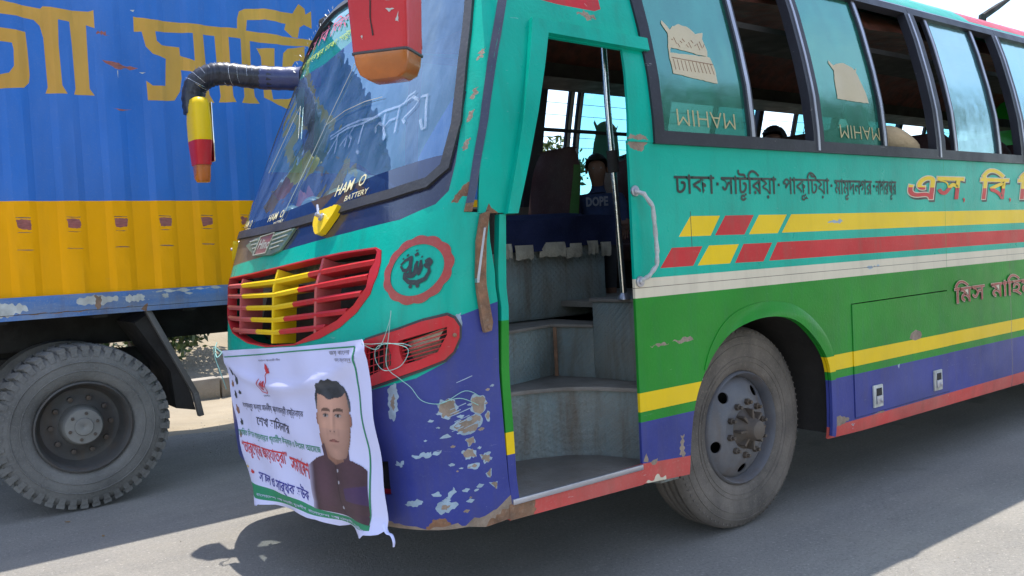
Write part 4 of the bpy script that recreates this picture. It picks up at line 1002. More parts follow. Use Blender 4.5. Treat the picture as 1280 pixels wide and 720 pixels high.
# cant rail above the windows and the roof
sheet("cant_rail", [(2.737, 2.864), (XEND, 2.864), (XEND, 2.965), (2.737, 2.965)], NS, PAINT + [ALU], [([(2, 2.86), (XEND + 1, 2.86), (XEND + 1, 2.885), (2, 2.885)], len(PAINT)), ([(3.6, 2.90), (4.95, 2.90), (4.95, 2.97), (3.6, 2.97)], I['red']), ([(6.15, 2.90), (8.2, 2.90), (8.2, 2.97), (6.15, 2.97)], I['red'])], (), res=(.4, .04), th=.014, parent=bus)
def roof():
    zs = [2.962, 3.0, 3.04, 3.08, 3.0999]; ss = list(np.arange(-1.2, 1.201, .1)); xs = [2.9, 3.5, 5, 7, 9, XEND]
    xs = [2.9, 3.6, 4.95, 6.15, 8.2, XEND]
    V = []; rows = []
    for z in zs:
        r = [FS(x, z) for x in xs[::-1]] + [B(s, z) for s in ss] + [NS(x, z) for x in xs]
        rows.append(len(r)); V += r
    n = rows[0]; F = []; M = []
    for i in range(len(zs) - 1):
        for j in range(n - 1):
            F.append((i * n + j, i * n + j + 1, (i + 1) * n + j + 1, (i + 1) * n + j))
            xm = (V[i * n + j][0] + V[i * n + j + 1][0]) / 2
            M.append(I['red'] if (6.15 < xm < 8.2 or 3.6 < xm < 4.95) else I['teal'])
    k = len(V); top = (len(zs) - 1) * n
    V.append((2.9, YC, 3.17)); V.append((XEND, YC, 3.17))
    for j in range(n - 1):
        a, b = V[top + j], V[top + j + 1]
        m = (a[0] + b[0]) / 2
        if a[0] > 2.95 or b[0] > 2.95:
            continue
        F.append((top + j, top + j + 1, k)); M.append(0)
    half = len(xs)
    # crown strips between the side rows and the centre line
    ctr = [len(V) + i for i in range(len(xs))]; V += [(x, YC, 3.17) for x in xs]
    for i in range(len(xs) - 1):
        jn = top + n - len(xs) + i; jf = top + (len(xs) - 1 - i)
        F.append((jn, jn + 1, ctr[i + 1], ctr[i])); M.append(0)
        F.append((jf, jf - 1, ctr[i + 1], ctr[i])); M.append(0)
    F.append((top + n - len(xs), ctr[0], k)); M.append(0); F.append((top + len(xs) - 1, ctr[0], k)); M.append(0)
    mb = MB(); mb.add(V, F, M); mb.build("roof", PAINT, bus, smooth=60)
roof()
sheet("far_cant_rail", [(2.05, 2.75), (XEND, 2.75), (XEND, 2.965), (2.05, 2.965)], FS, PAINT, (), (), res=(.4, .06), th=.014, parent=bus)
# --- far side
fs_z = [zband(0, 1.232, I['green']), zband(1.232, 1.315, I['cream']), zband(0, .698, I['blue'])]
sheet("far_side_panel", [(2.05, .43)] + ARCH[:] + [(ARCH2[0][0], .36)] + ARCH2[1:-1] + [(ARCH2[-1][0], .36), (XEND, .36), (XEND, 1.705), (2.05, 1.705)], FS, PAINT, fs_z, (), res=(.3, .12), th=.02, parent=bus)
fb = [(2.10, 3.62, [(2.75, 3.58)], [2.7]), (3.99, 5.30, [(4.30, 5.26)], [4.24, 4.32]), (5.30, 6.5, [(5.92, 6.46)], [5.92]), (6.5, 7.7, [(7.1, 7.66)], [7.1]), (7.7, 8.9, [(7.74, 8.3)], [8.3]), (8.9, XEND - .02, [(8.94, 9.6)], [9.6])]
window(FS, 2.06, 2.84, 1.70, 2.76, [], [], left=.06, right=.05)
window(FS, 2.843, 3.73, 1.70, 2.76, [], [3.60], left=.03, right=.02)
sheet("far_pillar", [(3.732, 1.70), (3.918, 1.70), (3.918, 2.76), (3.732, 2.76)], FS, FRAME, (), (), res=(.2, .06), th=.06, off=.01, parent=bus)
window(FS, 3.92, 5.20, 1.70, 2.76, [(4.24, 5.17)], [4.18, 4.27], left=.01, right=.04, mat=G_FAR, signs=[('crown2', 4.44, 2.12, .30, .30)], hb=2.335)
window(FS, 5.203, 6.42, 1.70, 2.76, [(5.82, 6.38)], [5.82], mat=G_FAR, signs=[('mahim', 5.95, 2.45, .4, .1)])
x = 6.423
while x < XEND - 1:
    window(FS, x, x + 1.2, 1.70, 2.76, [(x + .55, x + 1.17)], [x + .55], mat=G_FAR, signs=[('mahim', x + .7, 2.45, .4, .1)]); x += 1.203
# rear wall, underfloor, lining
mb = MB(); mb.box((XEND + .02, YC, 1.70), (.04, 2.26, 2.6)); mb.build("rear_panel", GREEN, bus, bevel=.01)
mb = MB(); mb.box((XEND + .05, YC, 2.3), (.02, 1.7, .8)); mb.build("rear_window", G_PANE2, bus)
mb = MB(); mb.box((3.7, 1.15, .80), (1.2, 1.0, .5)); mb.box((6.7, YC, .55), (8.1, .9, .22)); mb.box((2.6, 1.55, .46), (1.4, 1.2, .05)); mb.box((2.35, YC, .62), (1.5, .7, .3)); mb.box((6, .05 + .03, .55), (.02, .02, .02)); mb.build("chassis", DARK, bus)
mb = MB(); mb.box((6.75, YC, 1.165), (7.6, 2.2, .03)); mb.build("cabin_floor", STEPTOP, bus)
for yy in (.045, 2.255):
    mb = MB(); mb.box(((XEND + 4.2) / 2, yy, 1.47), (XEND - 4.2, .02, .50)); mb.box((3.41, yy, 1.50), (1.6, .02, .56)); mb.build("wall_lining", INNER, bus)
# wheel wells
for x0 in (3.42, 7.97):
    for s, y0_, y1_ in ((1, .02, .62), (-1, 1.68, 2.28)):
        mb = MB()
        A = [(x0 + .62 * math.cos(a), .52 + .62 * math.sin(a)) for a in np.linspace(0, math.pi, 15)]
        A = [(x0 + .60, .40)] + A + [(x0 - .60, .40)]
        V = [(p, y0_, q) for p, q in A] + [(p, y1_, q) for p, q in A]; n = len(A)
        mb.add(V, [(i, i + 1, n + i + 1, n + i) for i in range(n - 1)]); yi = y1_ if s > 0 else y0_
        mb.add([(p, yi, q) for p, q in A], [tuple(range(n))])
        mb.build("wheel_well", DARK, bus)
# ceiling lining
zs = [2.78, 2.86, 2.94, 2.99]; V = []
mb = MB()
prof = [(.30, 2.74), (.34, 2.80), (.45, 2.90), (.65, 2.97), (1.15, 3.0), (1.65, 2.97), (1.85, 2.90), (1.96, 2.80), (2.0, 2.74)]
nx = 26
for i in range(nx): V += [(2.45 + i * (XEND - .1 - 2.45) / (nx - 1), y, z + .012 * math.sin(i * 2.9 + j)) for j, (y, z) in enumerate(prof)]
n = len(prof); mb.add(V, [(i * n + j, i * n + j + 1, (i + 1) * n + j + 1, (i + 1) * n + j) for i in range(nx - 1) for j in range(n - 1)]); mb.build("ceiling_lining", CEIL, bus)
for yy, s in ((.46, 1), (1.84, -1)):
    mb = MB(); mb.box(((3.0 + XEND) / 2, yy, 2.60), (XEND - 3.2, .34, .03)); mb.box(((3.0 + XEND) / 2, yy + s * .17, 2.63), (XEND - 3.2, .02, .09)); mb.build("luggage_rack", DARK, bus)
mb = MB(); mb.box((2.42, 1.3, 2.80), (.5, 1.7, .20)); mb.build("front_bulkhead", DARK, bus, bevel=.02)

# --- doorway: floor, steps, engine cover
mb = MB()
floor_p = [(1.80, .016), (1.86, .016), (2.56, .016), (2.70, .03), (2.66, .16), (2.60, .34), (2.5, .46), (2.36, .53), (2.2, .57), (2.0, .60), (1.80, .60)]
def prism(poly, z0, z1, mbx, mi=0, mt=None):
    n = len(poly); V = [(x, y, z0) for x, y in poly] + [(x, y, z1) for x, y in poly]
    mbx.add(V, [tuple(range(n))[::-1], tuple(range(n, 2 * n))] + [(i, (i + 1) % n, n + (i + 1) % n, n + i) for i in range(n)], [mi, mi if mt is None else mt] + [mi] * n)
prism(floor_p, .46, .50, mb); mb.build("entry_floor", STEPTOP, bus, bevel=.004)
tread1 = [(1.70, .60), (2.0, .565), (2.2, .53), (2.36, .49), (2.5, .425), (2.60, .31), (2.665, .15), (2.70, .03), (2.83, .03), (2.83, .80), (1.7, .80)]
mb = MB(); prism(tread1, .40, .800, mb); mb.build("lower_step", STEPBLUE, bus)
rr = MB(); prism([(x - .012 if i < 8 else x, y - .014 if i < 8 else y) for i, (x, y) in enumerate(tread1)], .802, .822, rr); rr.build("lower_tread", STEPTOP, bus, bevel=.003)
mb = MB(); prism([(1.7, .66), (2.38, .66), (2.69, .745), (2.765, .50), (2.90, .50), (2.9, 1.5), (1.7, 1.5)], .823, 1.068, mb); mb.build("upper_step", STEPBLUE, bus)
mb = MB(); prism([(1.7, .648), (2.384, .648), (2.685, .731), (2.755, .50), (2.90, .50), (2.9, 1.5), (1.7, 1.5)], 1.069, 1.085, mb); mb.build("upper_tread", STEPTOP, bus, bevel=.003)
mb = MB(); prism([(2.762, .495), (2.80, .02), (3.0, .02), (3.0, .495)], .823, 1.195, mb); pb = mb.build("pole_box", STEPBLUE, bus, bevel=.004)
mb = MB(); prism([(2.752, .505), (2.79, .018), (3.0, .018), (3.0, .505)], 1.196, 1.212, mb); mb.build("box_lid", STEPTOP, bus, bevel=.003)
mb = MB(); mb.tube([(2.688, .70, z) for z in (.824, 1.07)], .012, 4); mb.build("step_corner_strip", RUST, bus)
mb = MB(); prism([(1.62, .95), (3.3, .95), (3.3, 2.0), (1.62, 2.0)], 1.085, 1.50, mb); ec = mb.build("engine_cover", STEPBLUE, bus, bevel=.03)
# cloth over the engine cover
mb = MB(); V = []; nu, nv = 60, 22
for i in range(nu):
    u = i / (nu - 1); x = 2.0 + 1.35 * u
    for j in range(nv):
        v = j / (nv - 1)
        fold = .012 * math.sin(u * 41) + .009 * math.sin(u * 17 + v * 5)
        if v < .45:
            t = v / .45; y = .925 + fold * (1 - t) - .01; z = 1.465 + .175 * t + .012 * math.sin(u * 9)
        else:
            t = (v - .45) / .55; y = .925 + 1.0 * t; z = 1.64 + .025 * math.sin(t * 3.1) + .012 * math.sin(u * 11 + t * 6) + .012 * math.sin(u * 9) * (1 - t)
        V.append((x, y, z))
mb.add(V, [(i * nv + j, (i + 1) * nv + j, (i + 1) * nv + j + 1, i * nv + j + 1) for i in range(nu - 1) for j in range(nv - 1)])
tag(mb.build("seat_cloth", CLOTHNAVY), "rumpled navy blue cloth spread over the engine cover inside the doorway", "cloth")
mb = MB()
for i, (a, b) in enumerate(((2.62, 2.74), (2.78, 2.96), (2.965, 3.08), (3.12, 3.2), (3.22, 3.30), (2.53, 2.60))):
    z0 = 1.415 + .01 * (i % 2); V = []; mb = MB()
    for k in range(9):
        t = k / 8; x = a + (b - a) * t
        V += [(x, .905 + random.uniform(-.006, .006), z0 + random.uniform(-.006, .006)), (x, .90 + random.uniform(-.006, .006), z0 + .04), (x, .908, z0 + .075)]
    mb.add(V, [(k * 3 + j, (k + 1) * 3 + j, (k + 1) * 3 + j + 1, k * 3 + j + 1) for k in range(8) for j in range(2)])
    mb.build("engine_cover_padding", FOIL, bus)
# grab pole inside the doorway with its clamp and crossbar
mb = MB(); mb.tube([(2.70, .27, 2.40), (2.71, .27, 2.10), (2.735, .27, 1.70), (2.76, .27, 1.21)], .015, 14); gp = mb.build("grab_pole", STEEL, bus)
mb = MB(); mb.tube([(2.724, .27, 1.90), (2.730, .27, 1.80)], .026, 14); mb.build("pole_clamp", DARK, gp)
mb = MB(); mb.tube([(2.727, .27, 1.85), (2.95, .17, 1.93), (3.1, .12, 1.96)], .013, 10); mb.build("pole_brace", STEEL, gp)
mb = MB(); mb.lathe([(0, .0), (0, .032), (.01, .03), (.03, .017)], (2.76, .27, 1.212), (0, 0, 1), 14); mb.build("pole_foot", ALU, gp)
# outside grab handle wrapped in tape
mb = MB(); H = [NS(2.585, 1.69, .004), NS(2.60, 1.675, .04), NS(2.635, 1.62, .055), NS(2.648, 1.53, .05), NS(2.655, 1.43, .05), NS(2.65, 1.37, .05), NS(2.61, 1.325, .04), NS(2.592, 1.305, .004)]
P = []; 
for i in range(len(H) - 1):
    for k in range(4): P.append(H[i] + (H[i + 1] - H[i]) * k / 4)
P.append(H[-1])
mb.tube(P, [.0095 + .0016 * math.sin(i * 2.1) * (i > 3) for i in range(len(P))], 10); gh = mb.build("grab_handle", TAPE, bus)
for (hx, hz) in ((2.585, 1.69), (2.592, 1.303)):
    mb = MB(); c = NS(hx, hz, .002); mb.lathe([(0, 0), (.0, .024), (.006, .023), (.008, .012), (.014, .012), (.016, 0)], c, NS(hx, hz, .1) - c, 16); mb.build("handle_plate", ALU, gh)
mb = MB(); mb.box((2.21, -.002, .507), (.70, .012, .022)); mb.build("sill_strip", ALU, bus, bevel=.002)
sheet("door_sill", [(1.845, .44), (2.563, .43), (2.563, .515), (1.845, .50)], NS, PAINT, [([(0, 0), (9, 0), (9, 2), (0, 2)], I['skirt']), (jag([(1.83, .42), (1.83, .52), (1.93, .51), (1.98, .47), (1.97, .43)], .02, .008), I['rust']), (jag([(1.98, .50), (2.2, .51), (2.3, .50), (2.2, .494)], .03, .004), I['primer'])], (), res=(.08, .04), th=.02, off=.002, parent=bus)

# --- seats
def seat(x, y, w, parent, mat, cover=None, z=1.05, name="seat"):
    mb = MB(); mb.box((x, y, z + .40), (.44, w, .12)); s = mb.build(name, mat, parent, bevel=.03)
    V = []; F = []; nz, ny = 12, 7
    mb = MB()
    for k in range(nz):
        t = k / (nz - 1); zz = z + .44 + .66 * t; xx = x + .20 + .10 * t; ww = w / 2 * (1 - .38 * max(0, t - .72) ** 2 / .08 * .8) ; th = .055 * (1 - .5 * t * t)
        V += [(xx - th, y - ww, zz), (xx - th - .01, y, zz), (xx - th, y + ww, zz), (xx + th, y + ww, zz), (xx + th + .01, y, zz), (xx + th, y - ww, zz)]
    for k in range(nz - 1):
        for j in range(6): F.append((k * 6 + j, k * 6 + (j + 1) % 6, k * 6 + 6 + (j + 1) % 6, k * 6 + 6 + j))
    F += [(0, 1, 2, 3, 4, 5), tuple((nz - 1) * 6 + j for j in range(6))[::-1]]
    M = [(1 if cover and (j in (4, 5)) and k < nz * .7 else 0) for k in range(nz - 1) for j in range(6)] + [0, 0]
    mb.add(V, F, M); mb.build("backrest", [mat, cover or mat], s, bevel=.012, smooth=50)
    mb = MB(); mb.box((x, y, z + .17), (.30, w * .8, .34)); mb.build("seat_leg", DARK, s)
    return s
seat(3.33, 1.72, .42, bus, SEAT, SEATG, 1.02, "driver_seat")
p0 = seat(4.15, 1.75, .86, bus, SEAT, SEATG, 1.02, "passenger_seat")
protos = seat(5.45, .52, .80, bus, SEAT, None, 1.02, "passenger_seat")
for k in range(1, 7):
    for base, dx in ((protos, .8 * k),):
        if 5.45 + dx < XEND - .3:
            c = base.copy(); COL.objects.link(c); c.location = (base.location.x + dx, base.location.y, 0)
            for ch in list(base.children):
                d = ch.copy(); COL.objects.link(d); d.parent = c
    if 4.15 + .8 * k < XEND - .3:
        c = p0.copy(); COL.objects.link(c); c.location = (p0.location.x + .8 * k, p0.location.y, 0)
        for ch in list(p0.children):
            d = ch.copy(); COL.objects.link(d); d.parent = c
c = protos.copy(); COL.objects.link(c); c.location = (-.95, 0, 0)
for ch in list(protos.children):
    d = ch.copy(); COL.objects.link(d); d.parent = c
# dashboard
mb = MB(); prism([(1.60, .40), (1.70, .25), (1.95, .12), (2.0, .2), (2.0, 2.1), (1.95, 2.18), (1.70, 2.05), (1.60, 1.9)], 1.45, 1.64, mb); db = mb.build("dashboard", DARK, bus, bevel=.03)
mb = MB()
t = [(2.22 + .0 * math.cos(a), 1.75 + .22 * math.cos(a), 1.82 + .20 * math.sin(a)) for a in np.linspace(0, 2 * math.pi, 25)]
t = [(2.22 - .10 * math.sin(a), 1.75 + .22 * math.cos(a), 1.80 + .19 * math.sin(a)) for a in np.linspace(0, 2 * math.pi, 25)]
mb.tube(t, .014, 8, cap=False); mb.tube([(2.22, 1.75, 1.80), (2.0, 1.75, 1.62)], .025, 8); mb.tube([t[0], t[12]], .01, 6); mb.build("steering_wheel", DARK, bus)

# --- wheels
def bus_wheel(cx, yf, R, parent, steer=0.0, name="wheel", dish=True):
    w = empty(name, (cx - 1.8, yf - 1.15, R), parent)
    off = root_offset(w)
    ax = Vector((math.sin(steer), -math.cos(steer), 0)); c = Vector((cx, yf, R))
    prof = [(-.235, R * .62), (-.245, R * .80), (-.225, R * .93), (-.20, R * .985), (-.17, R)]
    for g in (-.135, -.095, -.055): prof += [(g - .009, R), (g - .007, R - .014), (g + .007, R - .014), (g + .009, R)]
    prof += [(-.03, R * .992), (-.008, R * .965), (.006, R * .90), (.012, R * .86), (.012, R * .80), (.010, R * .70), (.004, R * .62), (-.004, R * .575), (-.016, R * .56), (-.10, R * .55)]
    mb = MB(); mb.lathe(prof, c, ax, 96)
    # shoulder notches and faint sidewall ribs
    tyre = mb.build("tyre", TYRE, w, smooth=50)
    mb = MB(); a = ax.cross(Vector((0, 0, 1))).normalized(); b = ax.cross(a)
    for k in range(90):
        th = 2 * math.pi * k / 90; d = a * math.cos(th) + b * math.sin(th)
        rot = Matrix((d, ax, d.cross(ax))).transposed()
        mb.box(c + d * (R * .952) + ax * (-.008), (.009, .014, .008), 0, rot)
    tag(mb.build("shoulder_lug", TYRE, tyre, smooth=0), kind="stuff")
    mb = MB()
    for q in (.90, .83, .70, .655):
        h0 = float(np.interp(q, [.62, .70, .80, .86, .90, .965], [.004, .010, .012, .012, .006, -.008]))
        mb.lathe([(h0 - .002, R * (q + .007)), (h0 + .0025, R * (q + .004)), (h0 + .0025, R * (q - .002)), (h0 - .002, R * (q - .006))], c, ax, 96)
    mb.build("sidewall_rib", TYRE, tyre, smooth=50)
    rp = [(-.016, R * .562), (.000, R * .556), (.006, R * .542), (-.006, R * .528), (-.03, R * .515), (-.055, R * .505)]
    mb = MB(); mb.lathe(rp, c, ax, 72)
    mb.lathe([(.014, R * .29), (.018, R * .20), (.018, 0)], c, ax, 48)
    rr0, rr1 = R * .288, R * .507
    def disc(u, r_, o):
        th = u / R / .42; dd = float(np.interp(r_, [R * .28, R * .31, R * .34, R * .37, R * .40, R * .43, R * .465, R * .507], [.014, .012, .004, -.006, -.012, -.022, -.035, -.055]))
        return np.array(c + ax * (dd + o) + (a * math.cos(th) + b * math.sin(th)) * r_)
    UL = 2 * math.pi * R * .42; HH = []
    for k in range(5):
        u0 = UL * (k + .19) / 5 + .02; HH.append([(u0 + 0.032 * math.cos(t), R * .408 + .025 * math.sin(t)) for t in np.linspace(0, 2 * math.pi, 21)[:-1]])
    sheet("wheel_disc", [(0, rr0), (UL, rr0), (UL, rr1), (0, rr1)], disc, RIM, (), HH, res=(.02, .015), th=.008, parent=w, smooth=50)
    rim = mb.build("rim", RIM, w, smooth=45)
    mb = MB(); mb.lathe([(-.14, R * .60), (-.12, 0)], c, ax, 24); mb.build("brake_drum", DARK, w)
    hub = MB(); hub.lathe([(.016, .105), (.022, .100), (.055, .060), (.085, .052), (.10, .046), (.108, .030), (.11, 0)], c, ax, 28)
    for k in range(8):
        th = 2 * math.pi * k / 8; d = a * math.cos(th) + b * math.sin(th)
        rot = Matrix((d, ax, d.cross(ax))).transposed(); hub.box(c + d * .074 + ax * .042, (.055, .05, .012), 0, rot)
    h = hub.build("hub", HUB, w, smooth=40)
    for k in range(10):
        th = 2 * math.pi * k / 10 + .2; d = a * math.cos(th) + b * math.sin(th); m2 = MB()
        m2.lathe([(.012, 0), (.012, .017), (.034, .0165), (.036, .010), (.052, .009), (.053, 0)], c + d * .134, ax, 6); m2.build("wheel_nut", HUB, w, smooth=20)
    return w
bus_wheel(3.435, .15, .512, bus, math.radians(1.5))
bus_wheel(7.97, .12, .512, bus, 0)
for cx in (3.42, 7.97):
    mb = MB(); mb.lathe([(-.235, .32), (-.24, .45), (-.2, .505), (-.04, .505), (0, .46), (0, .32)], (cx, 2.20, .512), (0, 1, 0), 48); mb.lathe([(-.02, .32), (-.05, 0)], (cx, 2.20, .512), (0, 1, 0), 24); mb.build("far_wheel", TYRE, bus)
mb = MB(); mb.tube([(3.42, .3, .5), (3.42, 2.1, .5)], .06, 10); mb.tube([(7.97, .3, .5), (7.97, 2.1, .5)], .09, 10); mb.lathe([(-.2, .05), (-.12, .18), (0, .22), (.12, .18), (.2, .05)], (7.97, 1.15, .5), (0, 1, 0), 20); mb.build("axle", DARK, bus)

# --- mirrors
def rbox(mb, rings, mi=0, n=20, pw=4.0):
    """loft of rounded rectangles; rings: (centre, half x, half y, material)"""
    V = []; F = []; M = []
    for (c, hx, hy, m) in rings:
        for k in range(n):
            t = 2 * math.pi * (k + .5) / n; ct, st = math.cos(t), math.sin(t)
            V.append((c[0] + hx * math.copysign(abs(ct) ** (2 / pw), ct), c[1] + hy * math.copysign(abs(st) ** (2 / pw), st), c[2]))
    for i in range(len(rings) - 1):
        for k in range(n):
            F.append((i * n + k, i * n + (k + 1) % n, (i + 1) * n + (k + 1) % n, (i + 1) * n + k)); M.append(rings[i + 1][3])
    F += [tuple(range(n)), tuple(range((len(rings) - 1) * n, len(rings) * n))[::-1]]; M += [rings[0][3], rings[-1][3]]
    mb.add(V, F, M)
# far mirror: yellow and red shell on a wrapped arm
fm = empty("far_mirror", (0, 0, 0), bus)
fm.location = (1.52 - 1.8, 2.43 - 1.15, 2.0)
mb = MB(); cx, cy = 1.53, 2.44
rbox(mb, [((cx + .005, cy, 1.955), 0.034, 0.035, 2), ((cx, cy, 1.975), 0.041, 0.048, 2), ((cx, cy, 2.05), 0.043, 0.062, 2), ((cx, cy, 2.052), 0.046, 0.074, 1), ((cx, cy, 2.19), 0.054, 0.101, 1), ((cx, cy, 2.215), 0.054, 0.102, 0), ((cx, cy, 2.30), 0.055, 0.103, 0), ((cx, cy, 2.40), 0.050, 0.094, 0), ((cx, cy, 2.43), 0.043, 0.078, 0), ((cx, cy, 2.44), 0.026, 0.053, 0)], pw=3.5)
mb.build("mirror_shell", [YELLOW, RED, AMBER], fm, smooth=50)
mb = MB(); mb.box((cx + .056, cy, 2.24), (.008, .15, .34)); mb.build("mirror_face", MIRROR, fm, bevel=.003)
mb = MB(); A = [(1.53, 2.50, 2.36), (1.525, 2.50, 2.46), (1.55, 2.48, 2.535), (1.62, 2.44, 2.58), (1.70, 2.40, 2.585), (1.80, 2.33, 2.565), (1.92, 2.25, 2.55), (2.04, 2.16, 2.54), (2.12, 2.08, 2.54)]
P = []
A = [np.array(p) for p in A]
for i in range(len(A) - 1):
    p0_, p1_, p2_, p3_ = A[max(i - 1, 0)], A[i], A[i + 1], A[min(i + 2, len(A) - 1)]
    for k in range(6):
        t = k / 6; P.append(.5 * ((2 * p1_) + (-p0_ + p2_) * t + (2 * p0_ - 5 * p1_ + 4 * p2_ - p3_) * t * t + (-p0_ + 3 * p1_ - 3 * p2_ + p3_) * t ** 3))
P.append(A[-1])
mb.tube(P[:38], [.066 + .003 * math.sin(i * 2.7) for i in range(38)], 14); mb.build("mirror_arm", WRAP, fm, smooth=50)
mb = MB(); mb.tube(P[33:44], [.068 + .002 * math.sin(i * 2) for i in range(11)], 14); mb.build("arm_blue_wrap", WRAPB, fm, smooth=50)
mb = MB(); mb.tube(P[43:], .06, 12); mb.build("arm_socket", RUBBER, fm)
mb = MB()
for i in range(2, 34, 1):
    c0 = Vector(P[i]); d = (Vector(P[i + 1]) - Vector(P[i - 1])).normalized(); u = d.cross(Vector((0, .3, 1))).normalized(); v = d.cross(u); a0 = random.random() * 6
    mb.tube([c0 + (u * math.cos(a0 + t) + v * math.sin(a0 + t)) * .0695 + d * (.03 * t / 2 - .02) for t in np.linspace(0, 2.0, 6)], .0012, 4)
mb.build("film_wrinkle", G_HEAD, fm, smooth=0)
# near mirror: red box with amber lower lens, hangs from an arm above the picture
nm = empty("near_mirror", (1.27 - 1.8, -.14 - 1.15, 2.1), bus)
mb = MB()
cx, cy = 1.30, -.232
def NR(z, hx, hy, m, dx=0, dy=0): return ((cx + dx, cy + dy, z), hx, hy, m)
rings = [NR(2.005, .042, .055, 2), NR(2.02, .058, .076, 2), NR(2.05, .066, .086, 2), NR(2.078, .069, .089, 2), NR(2.080, .073, .094, 3), NR(2.086, .073, .094, 3), NR(2.088, .070, .091, 1), NR(2.25, .075, .097, 1), NR(2.32, .077, .099, 1), NR(2.36, .077, .099, 0), NR(2.50, .074, .096, 0), NR(2.56, .062, .082, 0), NR(2.58, .04, .05, 0)]
V = []; F = []; M = []; n = 48
for (c0, hx, hy, m) in rings:
    R_ = Matrix.Rotation(math.radians(38), 3, 'Z')
    for k in range(n):
        t = 2 * math.pi * (k + .5) / n; ct, st = math.cos(t), math.sin(t)
        p = R_ @ Vector((hx * math.copysign(abs(ct) ** (2 / 11.), ct), hy * math.copysign(abs(st) ** (2 / 11.), st), 0))
        V.append((c0[0] + p.x, c0[1] + p.y, c0[2]))
for i in range(len(rings) - 1):
    for k in range(n): F.append((i * n + k, i * n + (k + 1) % n, (i + 1) * n + (k + 1) % n, (i + 1) * n + k)); M.append(rings[i + 1][3])
F += [tuple(range(n)), tuple(range((len(rings) - 1) * n, len(rings) * n))[::-1]]; M += [2, 0]
mb.add(V, F, M)
RED2 = surf("chipped red plastic", (0.50, 0.014, 0.018), 0.32, dust=0.04, scratch=0.4, var=0.14, coat=0.15, spec=0.25)
mb.build("mirror_shell", [YELLOW, RED2, AMBER, RUBBER], nm, smooth=40)
mb = MB(); mb.tube([(1.30, -.232, 2.55), (1.33, -.21, 2.66), (1.45, -.12, 2.74), (1.7, .03, 2.80), (1.95, .20, 2.82), (2.12, .34, 2.80)], .032, 10); mb.build("mirror_arm", RUBBER, nm)
R38 = Matrix.Rotation(math.radians(38), 3, 'Z')
def MF(y, z, o=0.0):
    k = 1 + .06 * (z - 2.09); q = R38 @ Vector((-(.0708 + .03 * (z - 2.09)) - .0012 - o, y * k, 0)); return np.array([cx + q.x, cy + q.y, z])
mb = MB(); f = [R38 @ Vector((.079, y, z)) for y, z in ((-.085, 0), (.085, 0), (.085, .36), (-.085, .36))]
mb.add([(p.x + cx, p.y + cy, p.z + 2.11) for p in f], [(0, 1, 2, 3)]); mb.build("mirror_face", MIRROR, nm)
mb = MB()
for p in ([(.012, 2.13), (.018, 2.18), (.014, 2.23), (.018, 2.30), (.022, 2.30), (.018, 2.235), (.022, 2.185), (.017, 2.128)],): mb.add([MF(a, b) for a, b in p], [tuple(range(len(p)))], 1)
for p in ([(-.045, 2.225), (-.035, 2.228), (-.038, 2.30), (-.05, 2.30)], [(-.02, 2.27), (.0, 2.275), (-.03, 2.29)], [(-.06, 2.20), (-.03, 2.205), (-.04, 2.192)], [(-.062, 2.24), (-.056, 2.30), (-.066, 2.29)], [(-.07, 2.16), (-.06, 2.165), (-.072, 2.19)], [(.02, 2.24), (.026, 2.26), (.019, 2.256)], [(.05, 2.12), (.055, 2.13), (.049, 2.133)]):
    q = jag(p, .006, .0018); mb.add([MF(a, b) for a, b in q], [tuple(range(len(q)))], 0)
tag(mb.build("paint_scuff", [WORN, DARK], nm, smooth=0), kind="stuff")
# roof aerial: short dark rod leaning off the roof
mb = MB(); mb.tube([(7.9, .9, 3.17), (7.92, .9, 3.33), (8.2, .9, 3.45), (8.6, .9, 3.62)], [.03, .035, .03, .01], 8); mb.build("roof_horn", DARK, bus)
# seal tatters along the top corner of the windshield
mb = MB()
for i in range(26):
    s = -1.10 + .022 * i; z = 2.42 + .018 * i if i < 16 else 2.70 + .012 * (i - 16)
    p = Vector(B(s, min(z, 2.9), .03)); q = p + Vector((random.uniform(-.012, .004), random.uniform(-.01, .02), random.uniform(.0, .018)))
    mb.add([p, q, q + Vector((.004, .01, .012)), p + Vector((0, .01, .014))], [(0, 1, 2, 3)])
tag(mb.build("torn_tape", TAPE, seal, smooth=0), kind="stuff")

# ================================================================== things on the dashboard (seen through the glass)
def blob(name, rings, mats, label, cat, group=None):
    mb = MB(); 
    for (c, ax, prof, mi) in rings: mb.lathe(prof, c, ax, 20, mi)
    o = mb.build(name, mats, smooth=50); tag(o, label, cat, group); return o
BOT = surf("cloudy pale green plastic", (0.40, 0.55, 0.50), 0.25, dust=0.1, var=0.15, coat=0.5)
BOTB = surf("blue bottle end", (0.05, 0.2, 0.5), 0.3, dust=0.1)
REDC = surf("faded coral cloth", (0.60, 0.13, 0.10), 0.9, var=0.25, bump=0.2, bscale=30)
BLUC = surf("bright blue plastic bag", (0.03, 0.22, 0.55), 0.35, var=0.3, bump=0.2, bscale=20)
rolls = [((1.72, 1.30, 1.70), .070, "pale green roll on the dashboard, nearest the windshield middle"), ((1.76, 1.08, 1.715), .078, "pale green roll on the dashboard behind the battery lettering"), ((1.82, .88, 1.74), .088, "largest pale roll with a blue end on the dashboard, towards the door"), ((1.86, 1.12, 1.83), .055, "small blue ended roll lying on top of two others"), ((1.74, 1.62, 1.69), .062, "pale roll under the coral cloth"), ((1.80, 1.46, 1.70), .068, "pale roll beside the coral cloth on the dashboard")]
